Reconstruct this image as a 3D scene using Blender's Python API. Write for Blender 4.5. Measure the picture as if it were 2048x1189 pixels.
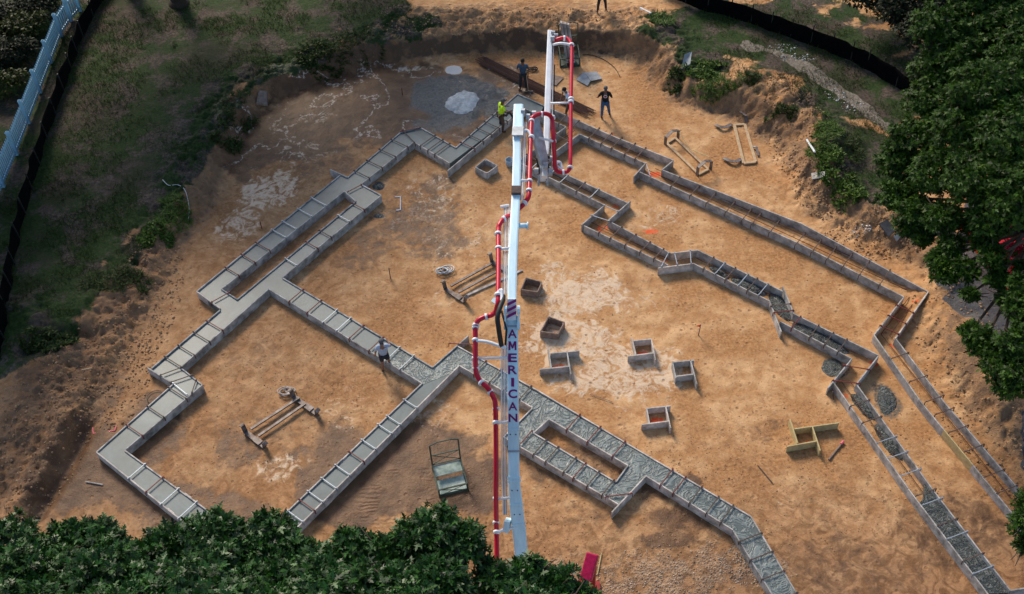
import bpy, bmesh, math, random
import numpy as np
from mathutils import Vector, Matrix
from mathutils.geometry import tessellate_polygon
R_ = math.radians
for o in list(bpy.data.objects): bpy.data.objects.remove(o)
SC = bpy.context.scene
COL = SC.collection
random.seed(7)
rng = np.random.default_rng(11)

# ---------------------------------------------------------------- camera
F, PIT, ROL, CH = 2225.0, R_(47.95), R_(2.6), 32.4
CX, CY = 1024.0, 594.5
cp, sp, cr, sr = math.cos(PIT), math.sin(PIT), math.cos(ROL), math.sin(ROL)
cd = bpy.data.cameras.new('camera'); cam = bpy.data.objects.new('camera', cd); COL.objects.link(cam)
Xl = Vector((1, 0, 0)); Dl = Vector((0, -sp, -cp)); Fw = Vector((0, cp, -sp))
rt = Xl*cr + Dl*sr; up = Xl*sr - Dl*cr
M = Matrix.Identity(4)
for i in range(3): M[i][0] = rt[i]; M[i][1] = up[i]; M[i][2] = -Fw[i]
M[0][3], M[1][3], M[2][3] = 0, 0, CH
cam.matrix_world = M
cd.sensor_width = 36; cd.lens = 36*F/2048; cd.clip_end = 600; cd.clip_start = 0.5
SC.camera = cam
# ---------------------------------------------------------------- light
SUN_EL, SUN_AZ = R_(36), math.atan2(-0.42, 0.9)      # azimuth from +Y towards +X
w = bpy.data.worlds.new('World'); SC.world = w; w.use_nodes = True
nt = w.node_tree; bg = nt.nodes['Background']
sk = nt.nodes.new('ShaderNodeTexSky'); sk.sky_type = 'NISHITA'; sk.sun_disc = False
sk.sun_elevation = SUN_EL; sk.sun_rotation = SUN_AZ; sk.dust_density = 1.5
nt.links.new(sk.outputs[0], bg.inputs[0]); bg.inputs[1].default_value = 0.13
sl = bpy.data.lights.new('sun', 'SUN'); sl.energy = 2.9; sl.angle = R_(17); sl.color = (1, .87, .70)
so = bpy.data.objects.new('sun', sl); COL.objects.link(so)
sd = Vector((math.sin(SUN_AZ)*math.cos(SUN_EL), math.cos(SUN_AZ)*math.cos(SUN_EL), math.sin(SUN_EL)))
so.rotation_euler = sd.to_track_quat('Z', 'Y').to_euler(); so.location = (0, 0, 60)
SC.view_settings.view_transform = 'Standard'; SC.view_settings.look = 'None'
SC.view_settings.exposure = 0.38; SC.view_settings.gamma = 1

# ---------------------------------------------------------------- survey: bearing of a photo point -> place on the site
def ray(px, py):
    x = (px-CX)/F; y = (py-CY)/F
    x, y = cr*x-sr*y, sr*x+cr*y
    return Vector((x, cp-y*sp, -sp-y*cp))
def V(px, py, z=0.0):
    d = ray(px, py); return d*((z-CH)/d.z) + Vector((0, 0, CH))

# ---------------------------------------------------------------- noise + terrain
_H = rng.random((512, 512)).astype(np.float64)
def vn(x, y):
    xi = np.floor(x).astype(int); yi = np.floor(y).astype(int)
    fx = x-xi; fy = y-yi; fx = fx*fx*(3-2*fx); fy = fy*fy*(3-2*fy)
    a = _H[xi % 512, yi % 512]; b = _H[(xi+1) % 512, yi % 512]
    c = _H[xi % 512, (yi+1) % 512]; d = _H[(xi+1) % 512, (yi+1) % 512]
    return (a*(1-fx)+b*fx)*(1-fy)+(c*(1-fx)+d*fx)*fy
def fbm(x, y, s, o=4, seed=0):
    v = 0; a = .5; t = 0
    for k in range(o):
        v = v+a*vn(x*s+seed*17.3+k*31.7, y*s+seed*9.1+k*11.3); t += a; a *= .5; s *= 2.03
    return v/t
def ss(a, b, x):
    t = np.clip((x-a)/(b-a), 0, 1); return t*t*(3-2*t)
def seg(X, Y, a, b):
    dx, dy = b[0]-a[0], b[1]-a[1]; L = dx*dx+dy*dy+1e-9
    t = np.clip(((X-a[0])*dx+(Y-a[1])*dy)/L, 0, 1)
    return np.hypot(X-a[0]-t*dx, Y-a[1]-t*dy), t
# foot of the banks: px, py, width of slope, height of bank
PIT_PX = [(-500,1500,3,.3),(-60,1060,3,.5),(60,960,2.6,.6),(150,850,2.6,.8),(225,700,2.4,.9),(290,630,2.2,.9),(345,540,1.6,.9),(400,440,1.3,.9),
 (450,350,1.1,1.),(500,270,1.,1.),(530,210,.9,1.1),(640,166,.9,1.1),(770,128,.8,1.2),(900,108,.6,1.2),(1100,104,.6,1.3),(1230,110,.7,1.2),
 (1300,150,1.1,1.),(1355,205,1.2,1.),(1450,238,1.3,1.),(1560,290,1.2,.9),(1590,350,1.2,.8),(1640,425,1.2,.7),(1700,465,1.3,.7),(1780,505,1.2,.7),
 (1868,560,1.,.7),(1885,620,1.6,.7),(1875,700,1.6,.6),(1950,810,1.6,.6),(2048,920,1.6,.6),(2200,1090,1.6,.6),(2600,1500,2,.5)]
PITW = [(V(a,b).x, V(a,b).y, c*1.05, d*.72) for a,b,c,d in PIT_PX]
def pit_dist(X, Y):
    D = np.full(X.shape, 1e9); W = np.ones(X.shape); H = np.zeros(X.shape); ins = np.zeros(X.shape, bool)
    n = len(PITW)
    for i in range(n):
        a, b = PITW[i], PITW[(i+1) % n]
        d, t = seg(X, Y, a, b)
        if i < n-1:
            m = d < D
            D = np.where(m, d, D); W = np.where(m, a[2]+(b[2]-a[2])*t, W); H = np.where(m, a[3]+(b[3]-a[3])*t, H)
        c = ((a[1] > Y) != (b[1] > Y)) & (X < (b[0]-a[0])*(Y-a[1])/(b[1]-a[1]+1e-12)+a[0])
        ins ^= c
    return np.where(ins, -D, D), W, H
def ridge(X, Y, pts, wid, h):
    D = np.full(X.shape, 1e9)
    P = [V(a, b) for a, b in pts]
    for i in range(len(P)-1):
        d, t = seg(X, Y, P[i], P[i+1]); D = np.minimum(D, d)
    return h*np.exp(-(D/wid)**2), D
RIDG = [([(1260,80),(1340,130),(1330,95)],.9,.35),([(1500,195),(1600,235),(1650,300),(1640,370)],1.0,.45),([(1690,430),(1790,480)],.8,.3),
 ([(1890,560),(1900,650),(1960,760),(2060,860)],1.1,.45),([(150,820),(100,920),(30,1040)],.5,.45),([(40,640),(150,700),(240,600)],.8,.25),
 ([(340,480),(300,570),(250,650),(170,790)],.5,.35),([(1600,350),(1620,400)],.6,.35),([(1290,60),(1200,70),(1000,60),(800,60)],.6,.2)]
TREN = [([(170,860),(120,950),(70,1030)],.35,-.35),([(60,720),(180,680)],.35,-.3)]
def height(X, Y, fine=True):
    X = np.asarray(X, float); Y = np.asarray(Y, float)
    wob = (fbm(X, Y, .7, 3, 1)-.5)*1.0
    D, W, H = pit_dist(X, Y)
    D = D+wob*np.clip(W, .5, 1.6)*.7
    z = H*ss(0, 1, D/W)
    rough = ss(-.3, .4, D)*(1-ss(1.4, 3.2, D))
    edge = ss(-.6, -.1, D)*(1-ss(-.1, .4, D))
    lawn = ss(2.5, 5, D)
    z = z+lawn*(fbm(X, Y, .12, 3, 5)-.5)*.5
    for p, ww, h in RIDG:
        a, d = ridge(X, Y, p, ww, h); z = z+a*(.5+fbm(X, Y, 1.1, 3, 7)); rough = np.maximum(rough, np.exp(-(d/(ww*1.4))**2))
    for p, ww, h in TREN:
        a, d = ridge(X, Y, p, ww, h); z = z+a
    if fine:
        n1 = fbm(X, Y, 1.9, 4, 9)-.5
        rid = 1-np.abs(2*fbm(X, Y, 2.6, 3, 21)-1)
        dvc = V(2010, 660); dq = np.hypot((X-dvc.x)/2.6, (Y-dvc.y)/4.2); rough = rough*ss(.8, 1.15, dq)
        rid2 = 1-np.abs(2*fbm(X, Y, 5.5, 3, 22)-1)
        z = z+rough*(n1*.42+(rid-.75)*.22+(rid2-.75)*.13)+edge*(rid2-.7)*.1+(fbm(X, Y, .5, 3, 3)-.5)*.06*ss(-1, 0, -D) + (fbm(X, Y, 4, 3, 31)-.5)*.035
    return z
def hz(x, y): return float(height(np.array([x]), np.array([y]))[0])
def T(px, py, dz=0.0):
    z = 0.0
    for k in range(14):
        p = V(px, py, z+dz); z = .5*z+.5*hz(p.x, p.y)
    p = V(px, py, z+dz); return Vector((p.x, p.y, hz(p.x, p.y)))

# ---------------------------------------------------------------- materials
def mat(name, col, rough=.7, var=.25, scale=6, bump=.2, metal=0, col2=None, spec=.4, streak=None, hi=None, det=6, dist=0.0):
    m = bpy.data.materials.new(name); m.use_nodes = True; n = m.node_tree; L = n.links
    b = n.nodes['Principled BSDF']; b.inputs['Roughness'].default_value = rough; b.inputs['Metallic'].default_value = metal
    b.inputs['Specular IOR Level'].default_value = spec
    tc = n.nodes.new('ShaderNodeTexCoord'); mp = n.nodes.new('ShaderNodeMapping'); L.new(tc.outputs['Object'], mp.inputs[0])
    if streak: mp.inputs['Scale'].default_value = streak
    ns = n.nodes.new('ShaderNodeTexNoise'); ns.inputs['Scale'].default_value = scale; ns.inputs['Detail'].default_value = det
    ns.inputs['Roughness'].default_value = .65; ns.inputs['Distortion'].default_value = dist
    L.new(mp.outputs[0], ns.inputs['Vector'])
    cr_ = n.nodes.new('ShaderNodeValToRGB'); e = cr_.color_ramp.elements
    c2 = col2 or tuple(c*(1-var) for c in col); c1 = hi or tuple(min(1, c*(1+var*.6)) for c in col)
    e[0].position = .33; e[0].color = (*c2, 1); e[1].position = .67; e[1].color = (*c1, 1)
    L.new(ns.outputs[0], cr_.inputs[0]); L.new(cr_.outputs[0], b.inputs['Base Color'])
    if bump:
        bp = n.nodes.new('ShaderNodeBump'); bp.inputs['Strength'].default_value = bump; bp.inputs['Distance'].default_value = .03
        L.new(ns.outputs[0], bp.inputs['Height']); L.new(bp.outputs[0], b.inputs['Normal'])
    return m
MT = dict(
 board=mat('weathered_form_board', (.41,.40,.385), .8, .65, 2.6, .4, det=9),
 boardp=mat('pale_form_board', (.54,.49,.45), .8, .6, 2.6, .4, det=9),
 boardd=mat('brown_form_board', (.25,.18,.145), .85, .4, 6, .3),
 boardy=mat('new_yellow_lumber', (.50,.40,.20), .75, .25, 6, .2),
 wood=mat('plain_lumber', (.52,.37,.22), .8, .25, 8, .2),
 strapr=mat('rust_painted_steel', (.16,.02,.02), .6, .4, 12, .1),
 strapw=mat('galvanised_steel', (.36,.41,.47), .45, .25, 14, .1, .3),
 strapd=mat('dark_rusty_steel', (.10,.065,.055), .7, .4, 12, .1),
 rebar=mat('rusty_rebar', (.13,.055,.035), .8, .4, 20, .2),
 steel=mat('worn_grey_steel', (.17,.155,.15), .5, .5, 5, .2, .3, col2=(.085,.055,.045)),
 concs=mat('smooth_wet_concrete', (.090,.132,.142), .42, .3, 1.1, .15, spec=.5, det=10, dist=.6),
 boom=mat('sky_tinted_white_boom_paint', (.62,.84,.97), .35, .18, 1.3, .03, spec=.5, streak=(3,.6,.6), det=9),  # white paint with the blue sky reflection mixed into its base colour
 white=mat('white_paint', (.82,.85,.88), .4, .1, 3, 0, spec=.5),
 grey=mat('grey_metal', (.42,.45,.48), .45, .25, 6, .1, .4),
 dark=mat('dark_rubber_hose', (.02,.022,.02), .6, .3, 8, .1),
 red=mat('red_pipe_paint', (.58,.002,.03), .35, .2, 4, .05, spec=.5),
 redd=mat('dull_red_pipe_paint', (.33,.02,.018), .5, .35, 5, .1),
 maroon=mat('maroon_lettering', (.20,.002,.13), .5, .05, 5, 0),
 green=mat('dark_green_steel', (.05,.075,.055), .55, .4, 8, .1),
 teal=mat('pale_green_sheet', (.30,.42,.36), .6, .35, 4, .1, hi=(.48,.55,.48)),
 skin=mat('skin', (.28,.13,.08), .6, .1, 8, 0), skin2=mat('tanned_skin', (.17,.08,.05), .6, .1, 8, 0),
 black=mat('black_cloth', (.008,.008,.01), .9, .3, 20, .1), denim=mat('blue_denim', (.05,.11,.22), .9, .4, 12, .1),
 bluesh=mat('slate_blue_cloth', (.05,.09,.15), .9, .3, 8, .1), lightsh=mat('light_blue_grey_cloth', (.40,.48,.62), .9, .2, 8, .1),
 whitesh=mat('white_cloth', (.62,.68,.76), .9, .15, 8, .1), hiv=mat('fluorescent_yellow_cloth', (.60,1.0,.02), .8, .1, 8, 0),
 darkpant=mat('charcoal_cloth', (.03,.03,.035), .9, .3, 9, .1), khaki=mat('olive_brown_cloth', (.10,.07,.05), .9, .3, 9, .1),
 hair=mat('dark_hair', (.012,.009,.008), .8, .2, 20, .1), cap=mat('grey_cap', (.10,.10,.11), .8, .2, 10, .1),
 boot=mat('brown_boot', (.09,.05,.03), .8, .3, 12, .1), bootd=mat('dark_boot', (.02,.018,.015), .8, .3, 12, .1),
 silt=mat('black_silt_fabric', (.003,.003,.004), .95, .5, 4, .8, spec=.05),
 picket=mat('white_vinyl', (.34,.60,.76), .5, .08, 3, 0), pvc=mat('white_plastic_pipe', (.7,.75,.78), .4, .1, 4, 0),  # picket: white vinyl, blue of skylit shade put into the colour
 bark=mat('tree_bark', (.05,.035,.025), .95, .4, 6, .8, streak=(4,4,1)), twig=mat('twig_bark', (.09,.065,.045), .9, .3, 8, .2),
 orange=mat('orange_marking', (.85,.10,.02), .7, .2, 10, 0), pink=mat('pink_marking', (.75,.16,.20), .7, .2, 10, 0),
 stone=mat('broken_concrete_slab', (.33,.35,.37), .85, .3, 4, .4), stoned=mat('dark_asphalt_chunk', (.07,.075,.085), .85, .3, 6, .4),
 magenta=mat('magenta_red_paint', (.50,.006,.07), .45, .35, 9, .2), rcar=mat('red_car_paint', (.55,.01,.01), .25, .05, 3, 0, spec=.6),
 tyre=mat('black_tyre', (.012,.012,.013), .85, .2, 9, .2), glass=mat('dark_glass', (.01,.015,.02), .08, .05, 3, 0, spec=.7),
 chrome=mat('chrome', (.8,.82,.85), .12, .02, 3, 0, 1.0), bucket=mat('pale_blue_plastic', (.35,.45,.52), .5, .1, 4, 0),
 petal=mat('magenta_petal', (.60,.01,.14), .7, .3, 9, 0), slurryp=mat('splashed_pale_mortar', (.66,.64,.58), .6, .45, 4, 1.0, det=10),
)
def swirl(name, c1, c2, c3, sc=2.2, bumpd=.07, rough=.4):
    m = bpy.data.materials.new(name); m.use_nodes = True; n = m.node_tree; L = n.links; N = n.nodes.new
    b = n.nodes['Principled BSDF']; b.inputs['Roughness'].default_value = rough
    tc = N('ShaderNodeTexCoord')
    a = N('ShaderNodeTexNoise'); a.inputs['Scale'].default_value = sc; a.inputs['Detail'].default_value = 5; a.inputs['Distortion'].default_value = 2.6
    v = N('ShaderNodeTexNoise'); v.inputs['Scale'].default_value = sc*5; v.inputs['Detail'].default_value = 3
    L.new(tc.outputs['Object'], a.inputs['Vector']); L.new(tc.outputs['Object'], v.inputs['Vector'])
    sn = N('ShaderNodeMath'); sn.operation = 'MULTIPLY'; sn.inputs[1].default_value = 26; L.new(a.outputs[0], sn.inputs[0])
    s2 = N('ShaderNodeMath'); s2.operation = 'SINE'; L.new(sn.outputs[0], s2.inputs[0])
    ad = N('ShaderNodeMath'); ad.operation = 'MULTIPLY_ADD'; ad.inputs[1].default_value = .28; ad.inputs[2].default_value = .25; L.new(s2.outputs[0], ad.inputs[0])
    a2 = N('ShaderNodeMath'); a2.operation = 'MULTIPLY_ADD'; a2.inputs[1].default_value = .42; L.new(v.outputs[0], a2.inputs[0]); L.new(ad.outputs[0], a2.inputs[2])
    r = N('ShaderNodeValToRGB'); e = r.color_ramp.elements
    e[0].position = .2; e[0].color = (*c1, 1); e[1].position = .85; e[1].color = (*c3, 1); q = e.new(.52); q.color = (*c2, 1)
    L.new(a2.outputs[0], r.inputs[0]); L.new(r.outputs[0], b.inputs['Base Color'])
    bp = N('ShaderNodeBump'); bp.inputs['Strength'].default_value = .8; bp.inputs['Distance'].default_value = bumpd
    L.new(a2.outputs[0], bp.inputs['Height']); L.new(bp.outputs[0], b.inputs['Normal'])
    return m
MT['concr'] = swirl('rough_wet_concrete', (.105,.128,.125), (.155,.187,.183), (.235,.275,.268), 1.35, .045)
MT['concd'] = swirl('dark_loose_concrete', (.035,.045,.045), (.085,.10,.10), (.17,.19,.185), 3.0, .08)

# ---------------------------------------------------------------- mesh builder
def tag(o, label=None, cat=None, group=None, kind=None):
    if label: o['label'] = label
    if cat: o['category'] = cat
    if group: o['group'] = group
    if kind: o['kind'] = kind
    return o
def empty(name, loc, label=None, cat=None, group=None):
    o = bpy.data.objects.new(name, None); COL.objects.link(o); o.location = loc; o.empty_display_size = .3
    return tag(o, label, cat, group)
class MB:
    def __init__(s): s.v = []; s.f = []
    def add(s, vs, fs):
        k = len(s.v); s.v += [tuple(v) for v in vs]; s.f += [tuple(i+k for i in f) for f in fs]; return s
    def hexa(s, b, t):
        return s.add(list(b)+list(t), [(3,2,1,0),(4,5,6,7),(0,1,5,4),(1,2,6,5),(2,3,7,6),(3,0,4,7)])
    def box(s, c, size, rz=0):
        c = Vector(c); hx, hy, h_ = size[0]/2, size[1]/2, size[2]/2; m = Matrix.Rotation(rz, 3, 'Z')
        q = [m @ Vector((x, y, 0)) for x, y in ((-hx,-hy),(hx,-hy),(hx,hy),(-hx,hy))]
        return s.hexa([c+p-Vector((0,0,h_)) for p in q], [c+p+Vector((0,0,h_)) for p in q])
    def bar(s, a, b, w_, h_, w2=None, h2=None, upv=(0,0,1)):
        a = Vector(a); b = Vector(b); d = (b-a).normalized(); u = Vector(upv)
        sd_ = d.cross(u)
        if sd_.length < 1e-4: sd_ = d.cross(Vector((1,0,0)))
        sd_.normalize(); n = sd_.cross(d).normalized(); w2 = w2 or w_; h2 = h2 or h_
        q = lambda p, W, H: [p-sd_*W/2-n*H/2, p+sd_*W/2-n*H/2, p+sd_*W/2+n*H/2, p-sd_*W/2+n*H/2]
        return s.hexa(q(a, w_, h_), q(b, w2, h2))
    def tube(s, pts, r, seg_=10, r2=None):
        pts = [Vector(p) for p in pts]; n = len(pts); vs = []; fs = []; prev = None
        for i, p in enumerate(pts):
            d = (pts[min(i+1, n-1)]-pts[max(i-1, 0)]).normalized()
            if prev is None:
                x = d.cross(Vector((0,0,1)));
                if x.length < 1e-3: x = d.cross(Vector((1,0,0)))
            else: x = prev-d*prev.dot(d)
            x.normalize(); prev = x; y = d.cross(x)
            rr = r if r2 is None else r+(r2-r)*i/max(1, n-1)
            for k in range(seg_):
                a = 2*math.pi*k/seg_; vs.append(p+x*math.cos(a)*rr+y*math.sin(a)*rr)
        for i in range(n-1):
            for k in range(seg_):
                k2 = (k+1) % seg_; fs.append((i*seg_+k, i*seg_+k2, (i+1)*seg_+k2, (i+1)*seg_+k))
        fs.append(tuple(range(seg_))[::-1]); fs.append(tuple((n-1)*seg_+k for k in range(seg_)))
        return s.add(vs, fs)
    def sphere(s, c, r, nu=10, nv=7, sc=(1,1,1)):
        c = Vector(c); vs = [c+Vector((0,0,r*sc[2]))]
        for j in range(1, nv):
            t = math.pi*j/nv
            for i in range(nu):
                a = 2*math.pi*i/nu; vs.append(c+Vector((r*sc[0]*math.sin(t)*math.cos(a), r*sc[1]*math.sin(t)*math.sin(a), r*sc[2]*math.cos(t))))
        vs.append(c-Vector((0,0,r*sc[2]))); fs = []
        for i in range(nu): fs.append((0, 1+i, 1+(i+1) % nu)); fs.append((len(vs)-1, 1+(nv-2)*nu+(i+1) % nu, 1+(nv-2)*nu+i))
        for j in range(nv-2):
            for i in range(nu): fs.append((1+j*nu+i, 1+(j+1)*nu+i, 1+(j+1)*nu+(i+1) % nu, 1+j*nu+(i+1) % nu))
        return s.add(vs, fs)
    def build(s, name, m, parent=None, smooth=False, bevel=0):
        me = bpy.data.meshes.new(name); off = Vector(parent.location) if parent else Vector((0,0,0))
        p_ = parent
        while p_ is not None and p_.parent: p_ = p_.parent; off = off+Vector(p_.location)
        if parent is None:
            n = len(s.v); c = Vector((sum(v[0] for v in s.v)/n, sum(v[1] for v in s.v)/n, min(v[2] for v in s.v))); off = c
        me.from_pydata([(v[0]-off[0], v[1]-off[1], v[2]-off[2]) for v in s.v], [], s.f); me.update()
        bm = bmesh.new(); bm.from_mesh(me); bmesh.ops.recalc_face_normals(bm, faces=bm.faces); bm.to_mesh(me); bm.free()
        me.materials.append(MT[m] if isinstance(m, str) else m)
        if smooth:
            for p in me.polygons: p.use_smooth = True
        o = bpy.data.objects.new(name, me); COL.objects.link(o)
        if parent: o.parent = parent
        else: o.location = off
        if bevel:
            md = o.modifiers.new('bevel', 'BEVEL'); md.width = bevel; md.segments = 2; md.limit_method = 'ANGLE'
        return o
def curve(pts, n=6):
    pts = [Vector(p) for p in pts]; out = []
    P = [pts[0]]+pts+[pts[-1]]
    for i in range(1, len(P)-2):
        for k in range(n):
            t = k/n; a, b, c, d = P[i-1], P[i], P[i+1], P[i+2]
            out.append(.5*((2*b)+(c-a)*t+(2*a-5*b+4*c-d)*t*t+(3*b-a-3*c+d)*t**3))
    out.append(pts[-1]); return out
def npmesh(name, verts, faces_n, k, m, parent=None, smooth=False, colors=None):
    """verts (N,3) array; faces_n (M,k) index array, all faces with k corners"""
    me = bpy.data.meshes.new(name); me.vertices.add(len(verts)); me.vertices.foreach_set('co', verts.astype(np.float32).ravel())
    nf = len(faces_n); me.loops.add(nf*k); me.loops.foreach_set('vertex_index', faces_n.astype(np.int32).ravel())
    me.polygons.add(nf); me.polygons.foreach_set('loop_start', (np.arange(nf)*k).astype(np.int32)); me.polygons.foreach_set('loop_total', np.full(nf, k, np.int32))
    if smooth: me.polygons.foreach_set('use_smooth', np.ones(nf, bool))
    me.update(calc_edges=True)
    if colors is not None:
        for nm, arr in colors.items():
            at = me.attributes.new(nm, 'FLOAT_COLOR', 'POINT'); at.data.foreach_set('color', arr.astype(np.float32).ravel())
    me.materials.append(m); o = bpy.data.objects.new(name, me); COL.objects.link(o)
    if parent: o.parent = parent
    return o

# ---------------------------------------------------------------- ground
def mpatch(X, Y, lst, seed=0, soft=.5):
    m = np.zeros(X.shape); wob = (fbm(X, Y, .8, 4, 40+seed)-.5)*1.3
    for t in lst:
        px, py, rx, ry = t[:4]; s = t[4] if len(t) > 4 else 1; c = V(px, py)
        mx = (V(px+10, py)-c).length/10*rx; my = (V(px, py+10)-c).length/10*ry
        q = np.sqrt(((X-c.x)/mx)**2+((Y-c.y)/my)**2)
        m = np.maximum(m, s*(1-ss(1-soft, 1+soft, q+wob)))
    return m
def axis(lo, hi, st, far):
    a = np.arange(lo, hi, st); ext = []; d = st
    x = hi
    while x < far: d *= 1.25; x += d; ext.append(x)
    l2 = []; d = st; x = lo
    while x > -far: d *= 1.25; x -= d; l2.append(x)
    return np.array(l2[::-1]+list(a)+ext)
gx = axis(-27, 27, .075, 300); gy = axis(13.5, 49, .075, 300)
GX, GY = np.meshgrid(gx, gy, indexing='ij')
GZ = height(GX, GY)
D, Wd, Hd = pit_dist(GX, GY)
D = D+(fbm(GX, GY, .7, 3, 1)-.5)*np.clip(Wd, .5, 1.6)*.7
rel = D/Wd
WET = [(780,190,230,75),(560,270,120,70,.9),(640,330,80,40,.5),(850,440,90,110,.55),(740,490,70,60,.5),(560,870,190,90,.35),(800,930,180,100,.8),
 (150,930,110,110,.7),(80,760,60,30,.5),(210,790,40,60,.5),(380,1010,170,60,.6),(300,840,60,60,.6),(700,1000,120,60,.8),(1150,930,130,70,.5),(1400,1030,130,35,.6),(1330,975,90,30,.8),(1700,1130,260,90,.42),(1620,1000,150,70,.32),(1330,1080,60,20,.6),(1560,860,60,30,.4),(300,900,70,60,.6),(1260,560,60,20,.35),(1120,620,40,30,.4),
 (950,960,90,70,.8),(1170,1020,80,40,.4),(1900,1060,140,90,.5),(700,900,60,50,.5),(480,900,60,60,.5),(500,700,60,40,.35),(920,260,60,30,.6),(1440,880,60,30,.3),(1700,860,60,50,.35),(640,670,60,40,.3),(770,900,80,60,.6)]
PALE = [(540,380,70,40,1.1),(480,450,45,40,.9),(600,310,60,30,.7),(640,235,60,14,.8),(870,390,80,60,.7),(950,480,60,60,.6),(1190,590,140,60,1.15),(1160,680,120,60,1.15),(1240,740,120,50,1.1),(1100,560,60,40,.9),(900,600,50,40,.6),
 (1290,800,70,40,.6),(1320,430,80,40,.75),(1190,330,60,40,.4),(1430,500,80,30,.4),(570,935,45,25,.9),(660,830,60,35,.65),(880,830,70,60,.7),(720,790,50,30,.5),(1500,620,90,60,.3),(560,230,30,50,.6),
 (830,138,40,6,.9),(1540,1000,60,40,.5),(1000,160,50,20,.4),(520,560,50,20,.3),(1640,480,70,20,.5),(1120,560,60,40,.7),(870,480,50,70,.6),(440,500,30,60,.4)]
SLD = [(922,205,100,55,1.),(1668,735,26,24,.7),(1775,803,24,38,.6),(1400,150,3,3,0),(757,374,14,9,1),(757,433,12,5,1),(1340,620,1,1,0)]
SLL = [(908,140,22,13,1.)]
PNT = [(1312,350,22,7),(1228,268,14,4,.7),(1182,322,14,12,.5),(1300,463,26,8,.9),(1236,413,12,4,.9),(1203,458,12,7,.8),(1118,733,14,6),(1287,707,14,6),(1374,753,14,6),(1316,842,14,9),(1620,885,13,5),(1106,668,13,6,.7),
 (1330,522,12,5,.9),(1746,728,12,9),(1832,607,14,7,.7),(1790,693,16,12,.8),(1560,610,12,9,.6),(1140,250,12,5,.5),(1404,517,8,5,.6),(1690,790,10,8,.6)]
GRV = [(1350,1140,220,50,.6),(1250,1190,200,60,.6)]
wet = mpatch(GX, GY, WET, 1); pale = mpatch(GX, GY, PALE, 2); sld = mpatch(GX, GY, SLD, 3, .3); sll = mpatch(GX, GY, SLL, 4, .15); pnt = mpatch(GX, GY, PNT, 5, .5); grv = mpatch(GX, GY, GRV, 6)
# grass: upper left lawn, weedy bank top on the right
lawnL = mpatch(GX, GY, [(180,300,330,330),(420,100,380,130),(100,520,190,130),(620,60,190,50)], 7, .25)
gn = fbm(GX, GY, .9, 4, 12)
gr_left = lawnL*ss(.45, .95, rel+.25*(gn-.5))
lawnR = mpatch(GX, GY, [(1480,100,240,60,.8),(1620,110,240,110,.75),(1700,330,110,90,.9),(1410,155,75,22,1.),(1750,200,200,90,.8)], 8, .4)*ss(.6, 1.1, rel)
far_l = ss(-6, -14, GX)*ss(1, 2, rel)*ss(22, 27, GY)
grass = np.clip(np.maximum(np.maximum(gr_left, lawnR), far_l), 0, 1)
# driveway on the right, pale drainage swale
dv = mpatch(GX, GY, [(1990,640,100,150),(2050,520,110,150),(2060,780,60,90),(1850,470,50,25,.9),(2100,900,60,100)], 9, .12)
_, d1 = ridge(GX, GY, [(1490,118),(1540,132),(1600,160),(1660,195),(1720,235),(1765,275)], 1, 1)
swale = (1-ss(.12, .30, d1+(gn-.5)*.9))*(.65+.35*ss(.4,.55,fbm(GX,GY,1.3,3,44)))
steep = ss(.02, .2, rel)*(1-ss(.75, 1.05, rel))*(.4+.6*ss(33, 35.5, GY)*(1-ss(4, 6.5, GX))*ss(-11, -8, GX))
track = mpatch(GX, GY, [(770,975,38,75,.8),(850,990,14,50,.5),(1000,45,220,12,.5)], 21)*ss(.42,.58,fbm(GX,GY,1.6,3,61))
attr1 = np.stack([grass, wet, pale, grv], -1).reshape(-1, 4)
attr2 = np.stack([dv, pnt, sld, sll], -1).reshape(-1, 4)
bank = ss(-.4, .1, rel)*(1-ss(2.4, 3.4, D))
attr3 = np.stack([steep, swale, bank, track], -1).reshape(-1, 4)
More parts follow.
